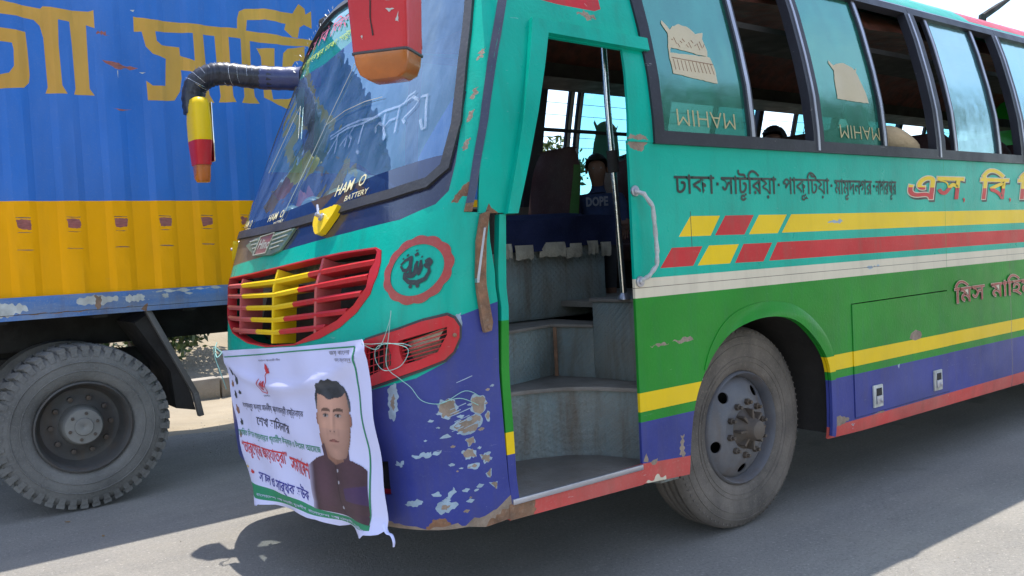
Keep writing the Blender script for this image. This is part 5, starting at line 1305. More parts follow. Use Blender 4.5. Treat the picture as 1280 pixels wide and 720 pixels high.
for c, r, lab in rolls:
    ax = (-.75, -.62, .08)
    blob("paper_roll", [(c, ax, [(-r * 1.2, 0), (-r * 1.2, r * .75), (-r * .9, r), (r * .7, r), (r * 1.1, r * .72), (r * 1.12, r * .3)], [0, 0, 0, 0, 0]), (c, ax, [(r * 1.12, r * .32), (r * 1.14, 0)], 1)], [BOT, BOTB], lab, "roll", "rolls on the dashboard")
mb = MB(); V = []; 
for i in range(13):
    for j in range(13):
        u, v = i / 12 - .5, j / 12 - .5; d = math.hypot(u, v)
        V.append((1.86 + u * .20, 1.74 + v * .26, 1.70 + .15 * math.exp(-(d * 3.4) ** 2) * (1 + .3 * math.sin(i * 1.9)) + .01 * math.sin(i * 2 + j)))
mb.add(V, [(i * 13 + j, (i + 1) * 13 + j, (i + 1) * 13 + j + 1, i * 13 + j + 1) for i in range(12) for j in range(12)])
tag(mb.build("duster_cloth", REDC, smooth=50), "coral red cloth heaped on the dashboard behind the windshield", "cloth")
mb = MB(); V = []
for i in range(13):
    for j in range(13):
        u, v = i / 12 - .5, j / 12 - .5; d = math.hypot(u, v)
        V.append((1.86 + u * .2, 1.98 + v * .22, 1.64 + .14 * math.exp(-(d * 3) ** 2) * (1 + .25 * math.sin(j * 1.7)) + .006 * math.sin(i * 3 + j)))
mb.add(V, [(i * 13 + j, (i + 1) * 13 + j, (i + 1) * 13 + j + 1, i * 13 + j + 1) for i in range(12) for j in range(12)])
tag(mb.build("plastic_bag", BLUC, smooth=50), "bright blue plastic bag on the far end of the dashboard", "bag")

# ================================================================== THE BANNER
TLc, TRc, BRc, BLc = np.array([1.395, 1.86, 1.02]), np.array([1.395, .225, 1.16]), np.array([1.415, .17, .475]), np.array([1.42, 1.60, .35])
def BN(u, v, o=0.0):
    p = (BLc * (1 - u) + BRc * u) * (1 - v) + (TLc * (1 - u) + TRc * u) * v
    sag = .93 - .20 * (1 - (2 * u - .95) ** 2)                      # a droop fold hung between the tied corners
    f = .020 * math.exp(-((v - sag) / .035) ** 2) * (.4 + .6 * math.sin(math.pi * min(max(u, 0), 1)))
    f += .010 * math.sin(u * 9 + v * 2.5) * (1 - v) + .006 * math.sin(u * 23 + v * 6) + .004 * math.sin(u * 5 - v * 17) + .012 * math.sin(math.pi * u) * (1 - v)
    if v < .04: f += (.04 - v) * .22 * math.sin(u * 15)
    return p + np.array([-1.0, -.05, .02]) * (f + o)
bn = tag(empty("banner", (1.40, 1.0, .40)), "white printed banner with a man's portrait tied across the bus nose below the grille", "banner")
def clipu(u): return u
bot = [(1.0, .01), (1.02, -.03)]
edge_b = [(1.0, -.01), (.97, -.04), (.94, -.05), (.90, -.06), (.87, -.09), (.84, -.098), (.825, -.112), (.79, -.10), (.78, -.07), (.75, -.062), (.72, -.075), (.68, -.088), (.62, -.082), (.56, -.075), (.50, -.082), (.40, -.085), (.30, -.08), (.22, -.072), (.16, -.08), (.12, -.085), (.10, -.10), (.085, -.09), (.07, -.108), (.055, -.092), (.04, -.105), (.02, -.07), (.0, .0)]
out = [(0, 1.0), (-.006, .7), (.0, .4), (.0, .15)] + [(0, .02)] + edge_b[::-1][1:] + [(1.005, .3), (1.0, .7), (1.0, .97), (.985, 1.008), (.9, 1.0), (.6, .992), (.3, .997)]
cl = sheet("banner_cloth", out, BN, [BANNERW, P_GREEN], [([(-.02, .035), (.25, .03), (.5, .0), (.72, -.012), (.93, -.002), (.93, -.03), (.80, -.062), (.70, -.05), (.6, -.05), (.5, -.055), (.25, -.05), (.08, -.05), (-.02, -.03)], 1)], (), res=(.02, .025), th=.0012, parent=bn, smooth=70)
def tB(mbx, t, u0, u1, v0, v1, mi, sk=0.0, offset=.01, o=.0018):
    mbx = MB(); text_into(mbx, visual(t), BN, u0, u1, v0, v1, o, mi, offset=offset, warp=lambda x, y, u, v: (u, v + sk * x)); mbx.build("banner_lettering", [P_RED, P_GREEN, P_BLACK, P_GREY, P_BLUE, BANNERW], bn, smooth=0)
mb = MB()
tB(mb, "বাংলাদেশ আওয়ামী লীগ", .30, .47, .905, .925, 3, 0, .0)
tB(mb, "জয় বাংলা", .80, .93, .925, .955, 3, 0, .0); tB(mb, "জয় বঙ্গবন্ধু", .83, .94, .885, .912, 3, 0, .0)
tB(mb, "বঙ্গবন্ধুর কন্যা মাননীয় প্রধানমন্ত্রী রাষ্ট্রনায়ক", .095, .575, .565, .632, 2, -.03, .008)
tB(mb, "শেখ হাসিনা'র", .20, .465, .465, .545, 2, -.035, .012)
tB(mb, "ঘোষিত ভিশন বাস্তবায়নে গ্রামীণ উন্নয়ন ও উৎসব আমেজে", .0, .66, .362, .43, 1, -.035, .006)
tB(mb, "“তারুণ্যের জয়যাত্রা”", .022, .385, .225, .34, 0, -.035, .012); tB(mb, "সমাবেশ", .40, .56, .19, .285, 0, -.02, .02)
tB(mb, "সফল ও সার্থক হউক", .115, .52, .045, .155, 4, -.05, .012)
tB(mb, "বাংলাদেশ আওয়ামী যুবলীগ  বাংলাদেশ আওয়ামী যুবলীগ", .1, .90, -.035, -.008, 5, -.02, .0, .0022)
def pshape(name, poly, m, o, zones=(), mats=None): return sheet(name, poly, BN, mats or m, zones, (), res=(.02, .025), th=0, off=o, parent=bn, smooth=70)
def portrait():
    """the printed photograph on the banner: a man's head and shoulders, one colour per vertex of a fine grid"""
    nu, nv = 104, 170; U = np.linspace(.545, .935, nu); Vv = np.linspace(-.004, .805, nv)
    r = np.random.default_rng(3); gx = r.normal(size=(nu, nv))
    for _ in range(2): gx = (gx + np.roll(gx, 1, 0) + np.roll(gx, 1, 1) + np.roll(gx, -1, 0)) / 4
    g = lambda x, y, sx, sy: math.exp(-(x / sx) ** 2 - (y / sy) ** 2)
    colr = np.zeros((nu, nv, 3)); mask = np.zeros((nu, nv), bool)
    for i, u in enumerate(U):
        for j, v in enumerate(Vv):
            a = (u - .779) / .090; b = (v - .562) / .228; c = None
            # coat
            sh = .345 - .75 * max(0, abs(u - .762) - .060) ** 1.25 - (.35 * max(0, abs(u - .762) - .14))
            if v < sh and .560 < u < .93:
                t = .80 + .30 * math.sin((u - .60) * 26 + v * 3) * .35 + .25 * g(u - .67, v - .17, .05, .16) - .3 * g(u - .905, v - .1, .03, .2) - .2 * g(u - .60, v - .1, .02, .2)
                c = np.array((.085, .042, .058)) * (t + .08 * gx[i, j])
                if u > .80 and .10 < v < .17 + (u - .8) * .3: c = c * .9 + np.array((.0, .0, .05))
                if abs(u - .758 + (v - .2) * .02) < .0035: c = c * .55
                if u < .60: c = c + np.array((.30, .30, .42)) * ((.60 - u) / .04) ** 1.3
                for bv in (.262, .195, .05):
                    if (u - .768) ** 2 / .007 ** 2 + (v - bv) ** 2 / .009 ** 2 < 1: c = np.array((.35, .33, .38))
            # neck, then collar
            if abs(u - .765) < .080 and .285 < v < .47 and v > .315 + .5 * abs(u - .762) - .02: c = np.array((.33, .165, .115)) * (.95 - 1.2 * max(0, .42 - v) * 2.2 * (1 if u > .77 else .6) + .05 * gx[i, j])
            if .055 < abs(u - .762) + .0 < .085 and .29 < v < .415 - .6 * (abs(u - .762) - .055): c = np.array((.07, .034, .046)) * (1.1 + .1 * gx[i, j])
            # ears
            for sg in (-1, 1):
                if ((a - sg * 1.03) / .10) ** 2 + ((b + .02) / .17) ** 2 < 1: c = np.array((.27, .125, .09)) * (.95 + .2 * g(a - sg * 1.05, b, .04, .1))
            w = 1.0 if b > -.15 else max(.0, 1 - .36 * ((-.15 - b) / .75) ** 1.9) if b > -.90 else max(0, .64 * math.sqrt(max(0, 1 - ((-.90 - b) / .12) ** 2)))
            if abs(a) < w and -1.02 < b < .8 and b < .97 * math.sqrt(max(0, 1 - (a / 1.1) ** 2)) ** .75:
                q = a / max(w, .01); nz = math.sqrt(max(0, 1 - q * q * .92)); sk = np.array((.50, .275, .20))
                L_ = .50 + .52 * nz - .16 * a + .12 * g(a + .25, b - .45, .6, .25)
                L_ += .16 * g(a + .02, b + .02, .07, .30) + .12 * g(a + .48, b + .15, .2, .14) + .07 * g(a - .42, b + .15, .18, .13) + .10 * g(a, b + .83, .18, .08)
                L_ -= .26 * g(a - .13, b + .05, .07, .24) + .20 * g(a + .36, b - .10, .2, .09) + .22 * g(a - .38, b - .10, .2, .09) + .16 * g(a, b + .35, .20, .045) + .14 * g(a, b + .68, .25, .06)
                L_ -= .14 * g(abs(a) - .34, b + .34, .06, .16) + .10 * max(0, -.45 - b)
                c = sk * max(.2, L_ + .025 * gx[i, j])
                if b < -.25: c = c * np.array((.93, .95, 1.0)) * (1 - .10 * min(1, (-.25 - b) * 2))
                for ex in (-.37, .36):
                    br = abs(b - (.235 - .25 * (a - ex) ** 2 - .02 * abs(a - ex))); 
                    if abs(a - ex) < .27 and br < .045 - .06 * abs(abs(a - ex) - .05): c = c * .25
                    if ((a - ex) / .17) ** 2 + ((b - .085) / .045) ** 2 < 1: c = np.array((.34, .30, .29)) * .9
                    if (a - ex + .01) ** 2 / .062 ** 2 + (b - .088) ** 2 / .045 ** 2 < 1: c = np.array((.02, .014, .012))
                    if abs(a - ex) < .19 and abs(b - .128 + .9 * (a - ex) ** 2) < .014: c = c * .35
                for ex in (-.12, .12):
                    if ((a - ex) / .05) ** 2 + ((b + .30) / .022) ** 2 < 1: c = c * .4
                if abs(a) < .30 and abs(b + .545 + .25 * a * a) < .045 * (1 - (a / .31) ** 2): c = np.array((.27, .10, .085)) * (1.1 if b < -.55 else .85)
                if abs(a) < .31 and abs(b + .54 + .12 * a * a) < .010: c = c * .35
            hl_ = .60 - .10 * math.cos(a * 2.6) + .02 * math.sin(a * 9) - (.45 * max(0, abs(a) - .80) * 5)
            top = 1.02 * math.sqrt(max(0, 1 - (a / 1.14) ** 2.0)) ** .75
            if b > hl_ and b < top + .02 * math.sin(a * 17) and abs(a) < 1.08 and b > .02:
                c = np.array((.030, .034, .042)) * (1.0 + .55 * max(0, math.sin(a * 6 + b * 5)) + .5 * g(a + .1, b - .86, .45, .10) + .3 * gx[i, j])
                if abs(a) > .85 and b < .5: c = c + .03
            if c is not None: mask[i, j] = True; colr[i, j] = np.clip(c, .004, 1)
    V = [BN(u, v, .0022) for u in U for v in Vv]; F = []
    for i in range(nu - 1):
        for j in range(nv - 1):
            if mask[i, j] and mask[i + 1, j] and mask[i, j + 1] and mask[i + 1, j + 1]: F.append((i * nv + j, (i + 1) * nv + j, (i + 1) * nv + j + 1, i * nv + j + 1))
    m, nt, out = new_mat("printed portrait ink")
    at = nt.nodes.new("ShaderNodeAttribute"); at.attribute_name = "ink"
    p = nt.nodes.new("ShaderNodeBsdfPrincipled"); p.inputs['Roughness'].default_value = .55; p.inputs['Specular IOR Level'].default_value = .3
    nt.links.new(at.outputs['Color'], p.inputs['Base Color']); nt.links.new(p.outputs[0], out.inputs[0])
    mb = MB(); mb.add(V, F); o = mb.build("printed_portrait", m, bn, smooth=80, recalc=False)
    ca = o.data.color_attributes.new("ink", 'FLOAT_COLOR', 'POINT')
    ca.data.foreach_set('color', np.concatenate([colr.reshape(-1, 3), np.ones((nu * nv, 1))], 1).astype(np.float32).ravel())
portrait()
# faded pictures down the left edge, emblem, border lines
mb = MB()
for (u, v, w, h, m) in ((.052, .84, .028, .06, 0), (.085, .78, .03, .08, 0), (.03, .75, .022, .05, 1), (.045, .67, .02, .06, 0), (.10, .69, .03, .03, 0), (.03, .56, .022, .07, 1), (.04, .47, .02, .05, 0), (.02, .38, .015, .05, 1), (.06, .12, .03, .03, 2), (.02, .15, .02, .02, 3)):
    n = 12; V = [BN(u + w * .5 * math.cos(2 * math.pi * k / n) * (1 + .3 * math.sin(k * 2.3)), v + h * .5 * math.sin(2 * math.pi * k / n) * (1 + .3 * math.cos(k * 1.7)), .0016) for k in range(n)]
    mb.add(V, [tuple(range(n))], m)
mb.build("faded_picture", [P_HAIR, P_SKIND, P_RED, YELLOW], bn, smooth=0)
mb = MB()
def mbline(pts, w, mi): 
    P = dens(pts, (.012, .012), False); n = len(P); V = []
    for i, (a, b) in enumerate(P):
        d = np.array(P[min(i + 1, n - 1)]) - np.array(P[max(i - 1, 0)]); d /= np.linalg.norm(d) + 1e-9
        V += [BN(a - d[1] * w, b + d[0] * w, .0020), BN(a + d[1] * w, b - d[0] * w, .0020)]
    mb.add(V, [(2 * i, 2 * i + 1, 2 * i + 3, 2 * i + 2) for i in range(n - 1)], mi)
mbline([(.01, .952), (.3, .955), (.6, .965), (.955, .972)], .004, 0); mbline([(.955, .972), (.94, .78), (.938, .6), (.945, .41), (.938, .2), (.925, 0)], .0035, 0)
mbline([(.29, .79), (.275, .75), (.29, .70), (.33, .69), (.355, .72), (.36, .77), (.345, .81), (.39, .86), (.355, .84)], .003, 1)
mb.add([BN(a, b, .0024) for a, b in ((.36, .895), (.375, .88), (.395, .83), (.37, .825), (.352, .86))], [(0, 1, 2, 3, 4)], 1)
tB(mb, "৫৭", .30, .345, .715, .775, 0, 0, .04, .0024); tB(mb, "যুবলীগ", .29, .345, .665, .68, 2, 0, 0)
mb.build("banner_border", [P_GREEN, P_RED, P_BLACK], bn, smooth=0)
# tie cord: top left knot, top right tangle over the headlight
mb = MB()
CORD = surf("pale green cord", (0.25, 0.5, 0.45), 0.6, dust=0.2)
def cord(pts, r=.0014):
    mb = MB(); mb.tube([np.array(p) for p in pts], r, 6); mb.build("tie_cord", CORD, bn)
def crv(pts, k=6):
    A = [np.array(p, float) for p in pts]; P = []
    for i in range(len(A) - 1):
        a, b, c, d = A[max(i - 1, 0)], A[i], A[i + 1], A[min(i + 2, len(A) - 1)]
        for j in range(k):
            t = j / k; P.append(.5 * (2 * b + (c - a) * t + (2 * a - 5 * b + 4 * c - d) * t * t + (3 * b - a - 3 * c + d) * t ** 3))
    return P + [A[-1]]
K = BN(.99, .985, .006)
cord(crv([K, B(.86, 1.135, .03), B(.95, 1.14, .03), B(1.03, 1.12, .035), B(1.0, 1.06, .03), B(.93, 1.04, .035), B(.88, 1.08, .03), B(.90, 1.13, .035), B(1.0, 1.14, .03), B(1.04, 1.13, .03)]))
cord(crv([K, B(.90, 1.12, .035), B(.955, 1.22, .04), B(.965, 1.26, .045), B(.95, 1.18, .035), B(.94, 1.06, .035), B(.99, 1.01, .02), B(1.03, .98, .015), B(1.07, .93, .012), B(1.14, .92, .012), B(1.22, .96, .02), B(1.28, .93, .01)]))
cord(crv([B(1.12, .915, .008), B(1.20, .935, .02), B(1.27, .90, .01)]), .0016)
T0 = BN(.005, .985, .004)
cord(crv([T0, T0 + [-.03, .03, .03], T0 + [-.02, .05, -.03], T0 + [.0, .03, -.12], T0 + [.03, .06, -.2]]), .003)
cord(crv([T0, T0 + [-.03, -.01, -.02], T0 + [-.02, .04, .02], T0 + [0, .07, .05]]), .003)
mb = MB(); E0 = BN(1.0, .0, .0)
mb.tube(crv([E0 + [0, .02, .01], E0 + [-.005, -.005, -.015], E0 + [0, -.03, -.02], E0 + [0, -.045, -.04], E0 + [0, -.042, -.06]], 4), [.009 - .0003 * i for i in range(17)], 6, flat=.35); mb.build("loose_tail", BANNERW, bn)

# ================================================================== THE TRUCK
truck = tag(empty("cargo_truck", (0.0, 4.4, 0)), "large blue and yellow corrugated cargo truck with gold lettering parked behind the bus", "truck")
YT = 3.25
def TK(x, z, o=0.0):
    t = ((x - .70 + .04) % .271) / .271          # one press of the corrugation
    d = 0.0
    if t < .30: d = 0
    elif t < .45: d = (t - .30) / .15
    elif t < .85: d = 1
    else: d = 1 - (t - .85) / .15
    d = d * d * (3 - 2 * d)
    return np.array([x, YT + .017 * d - o + .006 * math.sin(x * 2.1 + z), z])
TX0, TX1 = -3.6, 4.25
LET = dict(
A=[(.58, 3.11), (.622, 3.106), (.667, 3.099), (.713, 3.092), (.877, 3.079), (.891, 3.096), (1.017, 3.088), (1.143, 3.096), (1.174, 3.109), (1.173, 2.997), (1.125, 3.01), (1.124, 2.931), (1.121, 2.614), (1.148, 2.574), (1.029, 2.57), (1.04, 2.608), (1.036, 2.875), (1.03, 3.017), (.967, 3.022), (.961, 2.867), (.966, 2.621), (.992, 2.572), (.873, 2.566), (.887, 2.605), (.882, 2.904), (.867, 2.974), (.837, 3.006), (.747, 3.017), (.662, 3.019), (.58, 3.018)],
Bb=[(.50, 2.93), (.657, 2.937), (.722, 2.934), (.788, 2.929), (.793, 2.822), (.795, 2.67), (.788, 2.624), (.759, 2.591), (.634, 2.577), (.50, 2.573), (.45, 2.62), (.45, 2.9)],
H=[(1.408, 3.1), (1.51, 3.093), (1.774, 3.099), (2.071, 3.103), (2.586, 3.084), (2.691, 3.078), (2.688, 3.019), (2.595, 3.033), (2.294, 3.023), (2.067, 3.037), (1.77, 3.035), (1.53, 3.017), (1.406, 3.003)],
S=[(1.451, 3.013), (1.535, 3.023), (1.541, 2.957), (1.569, 2.934), (1.686, 2.933), (1.688, 2.878), (1.78, 2.85), (1.775, 2.775), (1.687, 2.783), (1.689, 2.73), (1.672, 2.639), (1.633, 2.578), (1.576, 2.569), (1.461, 2.564), (1.459, 2.69), (1.497, 2.662), (1.578, 2.668), (1.594, 2.848), (1.51, 2.87), (1.469, 2.913)],
s2=[(1.776, 3.045), (1.845, 3.049), (1.853, 2.835), (1.867, 2.632), (1.896, 2.58), (1.82, 2.575), (1.781, 2.626), (1.778, 2.828)], s3=[(1.925, 3.045), (2.017, 3.045), (2.017, 2.856), (2.025, 2.633), (2.044, 2.593), (1.928, 2.585), (1.942, 2.627), (1.929, 2.848)],
s4=[(2.101, 3.046), (2.172, 3.043), (2.167, 2.832), (2.183, 2.644), (2.215, 2.596), (2.083, 2.59), (2.103, 2.638), (2.098, 2.826)],
hook=[(2.079, 3.087), (2.085, 3.173), (2.101, 3.222), (2.148, 3.25), (2.275, 3.267), (2.499, 3.263), (2.519, 3.294), (2.543, 3.333), (2.587, 3.303), (2.591, 3.263), (2.636, 3.292), (2.634, 3.165), (2.574, 3.186), (2.542, 3.165), (2.528, 3.09), (2.489, 3.092), (2.429, 3.14), (2.443, 3.182), (2.281, 3.19), (2.16, 3.174), (2.149, 3.096)],
bh1=[(2.216, 2.984), (2.342, 2.994), (2.332, 2.836), (2.247, 2.828), (2.244, 2.928)], bh2=[(2.412, 2.97), (2.447, 3.006), (2.569, 3.03), (2.565, 2.908), (2.533, 2.928), (2.496, 2.919), (2.469, 2.879), (2.472, 2.837), (2.493, 2.816), (2.482, 2.795), (2.422, 2.809), (2.396, 2.864)],
bh3=[(2.247, 2.74), (2.30, 2.70), (2.31, 2.63), (2.436, 2.645), (2.576, 2.73), (2.634, 2.676), (2.505, 2.581), (2.407, 2.574), (2.343, 2.593), (2.25, 2.64)], bh4=[(2.60, 3.04), (2.68, 3.03), (2.70, 2.62), (2.72, 2.58), (2.60, 2.58), (2.61, 2.63)],
s5=[(2.80, 3.1), (3.3, 3.1), (3.3, 3.02), (3.22, 3.02), (3.22, 2.6), (3.14, 2.6), (3.14, 2.8), (2.95, 2.86), (2.92, 3.02), (2.80, 3.02)])
zn = [([(TX0 - 1, 0), (TX1 + 1, 0), (TX1 + 1, 1.914), (TX0 - 1, 1.910)], 1)]
for k, p in LET.items(): zn.append((p, 2))
zn.append(([(.45, 2.856), (.652, 2.856), (.712, 2.853), (.718, 2.814), (.714, 2.716), (.686, 2.674), (.639, 2.661), (.45, 2.657)], 0))
for i in range(-12, 13):
    x0 = .667 + .271 * i
    if .5 < x0 < 2: zn.append((jag([(x0, 1.80), (x0 + .04, 1.803), (x0 + .075 + random.uniform(-.006, .006), 1.797), (x0 + .078, 1.77), (x0 + .074, 1.745 + random.uniform(-.008, .008)), (x0 + .03, 1.742), (x0 + .008, 1.74 + random.uniform(-.008, .01)), (x0 + .003, 1.77)], .012, .0024), 3))
    else: zn.append((jag([(x0, 1.80), (x0 + .07, 1.79), (x0 + .07, 1.75), (x0, 1.75)], .03, .006), 3))
    zn.append((jag([(x0 - .002, 1.815), (x0 + .078, 1.812), (x0 + .075, 1.808), (x0, 1.811)], .03, .0015), 4)); zn.append((jag([(x0 + .01, 1.725), (x0 + .08, 1.722), (x0 + .05, 1.719), (x0, 1.722)], .03, .0015), 4))
    zn.append((jag([(x0 + .0, 1.622), (x0 + .085, 1.618), (x0 + .07, 1.613), (x0 - .01, 1.618)], .03, .002), 4))
for p in ([(1.18, 2.98), (1.23, 2.975), (1.25, 2.96), (1.2, 2.955)], [(1.20, 2.80), (1.30, 2.79), (1.35, 2.76), (1.27, 2.75)], [(1.32, 2.78), (1.42, 2.77), (1.36, 2.75)], [(1.24, 2.50), (1.36, 2.50), (1.30, 2.485)]):
    zn.append((jag(p, .03, .006), 3))
for p in ([(1.42, 2.745), (1.46, 2.745), (1.44, 2.735)], [(1.39, 3.14), (1.42, 3.145), (1.41, 3.13)], [(1.285, 2.74), (1.292, 2.74), (1.288, 2.69)]): zn.append((p, 5))
cuts = []
MT = [TRUCKBLUE, TRUCKYEL, TRUCKGOLD, MAROONMARK, RUST, WORN]
# the wall is cut into its pressed panels so each fold is crisp
xs_f = []
k = -20
while True:
    b = .66 + .271 * k
    for t in (0, .30, .45, .85):
        xx = b + .271 * t
        if TX0 < xx < TX1: xs_f.append(xx)
    k += 1
    if b > TX1: break
zl = list(zn)
fold_lines = [([(x_, 1.33), (x_ + .0012, 1.33), (x_ + .0012, 3.45), (x_, 3.45)], None) for x_ in xs_f]
def truck_wall():
    pts = []; edges = []
    def ring(p):
        p = dens(p, (.12, .12)); k0 = len(pts); pts.extend(p); n = len(p); edges.extend([(k0 + i, k0 + (i + 1) % n) for i in range(n)])
    ring([(TX0, 1.33), (TX1, 1.33), (TX1, 3.45), (TX0, 3.45)])
    for z_, m_ in zn: ring(z_)
    for x_ in xs_f:
        k0 = len(pts); col = [(x_, z) for z in np.linspace(1.33, 3.45, 18)]; pts.extend(col); edges.extend([(k0 + i, k0 + i + 1) for i in range(17)])
    V, _e, F, *_ = delaunay_2d_cdt([Vector(p) for p in pts], edges, [], 0, 1e-5)
    Vn = np.array([(v.x, v.y) for v in V]); Fn = np.array([f[:3] for f in F]); cen = Vn[Fn].mean(1)
    keep = (cen[:, 0] > TX0) & (cen[:, 0] < TX1) & (cen[:, 1] > 1.33) & (cen[:, 1] < 3.45)
    mi = np.zeros(len(Fn), int)
    for z_, m_ in zn: mi[in_poly(cen, z_)] = m_
    mb = MB(); mb.add([TK(a, b) for a, b in Vn], [tuple(map(int, f)) for f, k_ in zip(Fn, keep) if k_], [int(m) for m, k_ in zip(mi, keep) if k_])
    return mb.build("container_wall", MT, truck, smooth=22, recalc=False)
truck_wall()
mb = MB(); mb.box(((TX0 + TX1) / 2, 4.5, 3.46), (TX1 - TX0, 2.5, .06)); mb.box(((TX0 + TX1) / 2, 5.72, 2.4), (TX1 - TX0, .06, 2.1)); mb.box((TX0, 4.5, 2.4), (.06, 2.46, 2.1)); mb.box((TX1, 4.5, 2.4), (.08, 2.46, 2.1)); mb.box(((TX0 + TX1) / 2, 4.5, 1.30), (TX1 - TX0, 2.4, .06)); mb.build("container_box", TRUCKBLUE, truck, bevel=.01)
# bottom rail, worn
def RL(x, z, o=0): return np.array([x, YT - .022 - o + .004 * math.sin(x * 3), z])
zr = [];
for p in ([(.50, 1.305), (.66, 1.30), (.70, 1.25), (.56, 1.22), (.5, 1.24)], [(.95, 1.312), (1.10, 1.318), (1.20, 1.30), (1.18, 1.27), (1.05, 1.255), (.97, 1.27)], [(1.22, 1.30), (1.34, 1.31), (1.36, 1.27), (1.26, 1.262)], [(1.46, 1.30), (1.50, 1.305), (1.50, 1.275), (1.47, 1.275)], [(1.6, 1.30), (1.66, 1.30), (1.65, 1.285)], [(1.4, 1.32), (1.8, 1.328), (1.86, 1.322), (1.6, 1.312)], [(.1, 1.30), (.3, 1.31), (.35, 1.26), (.2, 1.24)]):
    zr.append((jag(p, .02, .007), 1))
for p in ([(1.06, 1.315), (1.10, 1.315), (1.09, 1.235), (1.065, 1.23)], [(.5, 1.228), (.9, 1.232), (1.3, 1.235), (.9, 1.226)], [(1.32, 1.21), (1.37, 1.25), (1.36, 1.20)]): zr.append((jag(p, .02, .004), 2))
sheet("bottom_rail", [(TX0, 1.190), (TX1, 1.203), (TX1, 1.335), (TX0, 1.335)], RL, [RAIL, WORN, RUST, DARK], zr + [([(TX0, 1.2255), (TX1, 1.2305), (TX1, 1.2335), (TX0, 1.2285)], 3)], (), res=(.3, .05), th=.05, parent=truck)
mb = MB(); mb.box(((TX0 + TX1) / 2, 4.1, 1.08), (TX1 - TX0 - .1, .10, .26)); mb.box(((TX0 + TX1) / 2, 4.95, 1.08), (TX1 - TX0 - .1, .10, .26))
for x0 in np.arange(TX0 + .3, TX1, .55): mb.box((x0, 4.5, 1.22), (.08, 2.4, .09))
mb.box((.3, 4.5, .86), (1.7, .12, .2)); mb.build("chassis", DARK, truck)
mb = MB(); mb.box((1.0, 4.02, .78), (1.25, .09, .14)); mb.box((1.0, 4.02, .88), (.95, .085, .06)); mb.box((1.62, 4.02, .9), (.08, .1, .3)); mb.build("leaf_spring", DARK, truck)
# mudguard stay and flap
mb = MB(); A0, A1, A2 = Vector((1.375, 3.27, 1.20)), Vector((1.635, 3.24, .62)), Vector((1.66, 3.24, .475))
for p, q in ((A0, A1), (A1, A2)):
    d = (q - p).normalized(); rot = Matrix((Vector((0, 1, 0)).cross(d), Vector((0, 1, 0)), d)).transposed(); mb.box((p + q) / 2, (.035, .05, (q - p).length + .02), 0, rot)
mb.build("mudguard_stay", surf("grey dusty steel", (0.09, 0.085, 0.08), 0.6, dust=0.5, dustcol=(0.2, 0.18, 0.16)), truck, bevel=.004)
mb = MB(); V = [(1.40, 3.31, 1.18), (1.62, 3.29, .62), (1.645, 3.29, .50), (1.52, 3.29, .53), (1.50, 3.29, .78), (1.30, 3.31, 1.12)]
V2 = [(a + .0, b + .55, c) for a, b, c in V]; mb.add(V + V2, [(0, 1, 2, 3, 4, 5), (11, 10, 9, 8, 7, 6)] + [(i, (i + 1) % 6, 6 + (i + 1) % 6, 6 + i) for i in range(6)]); mb.build("mud_flap", DARK, truck)
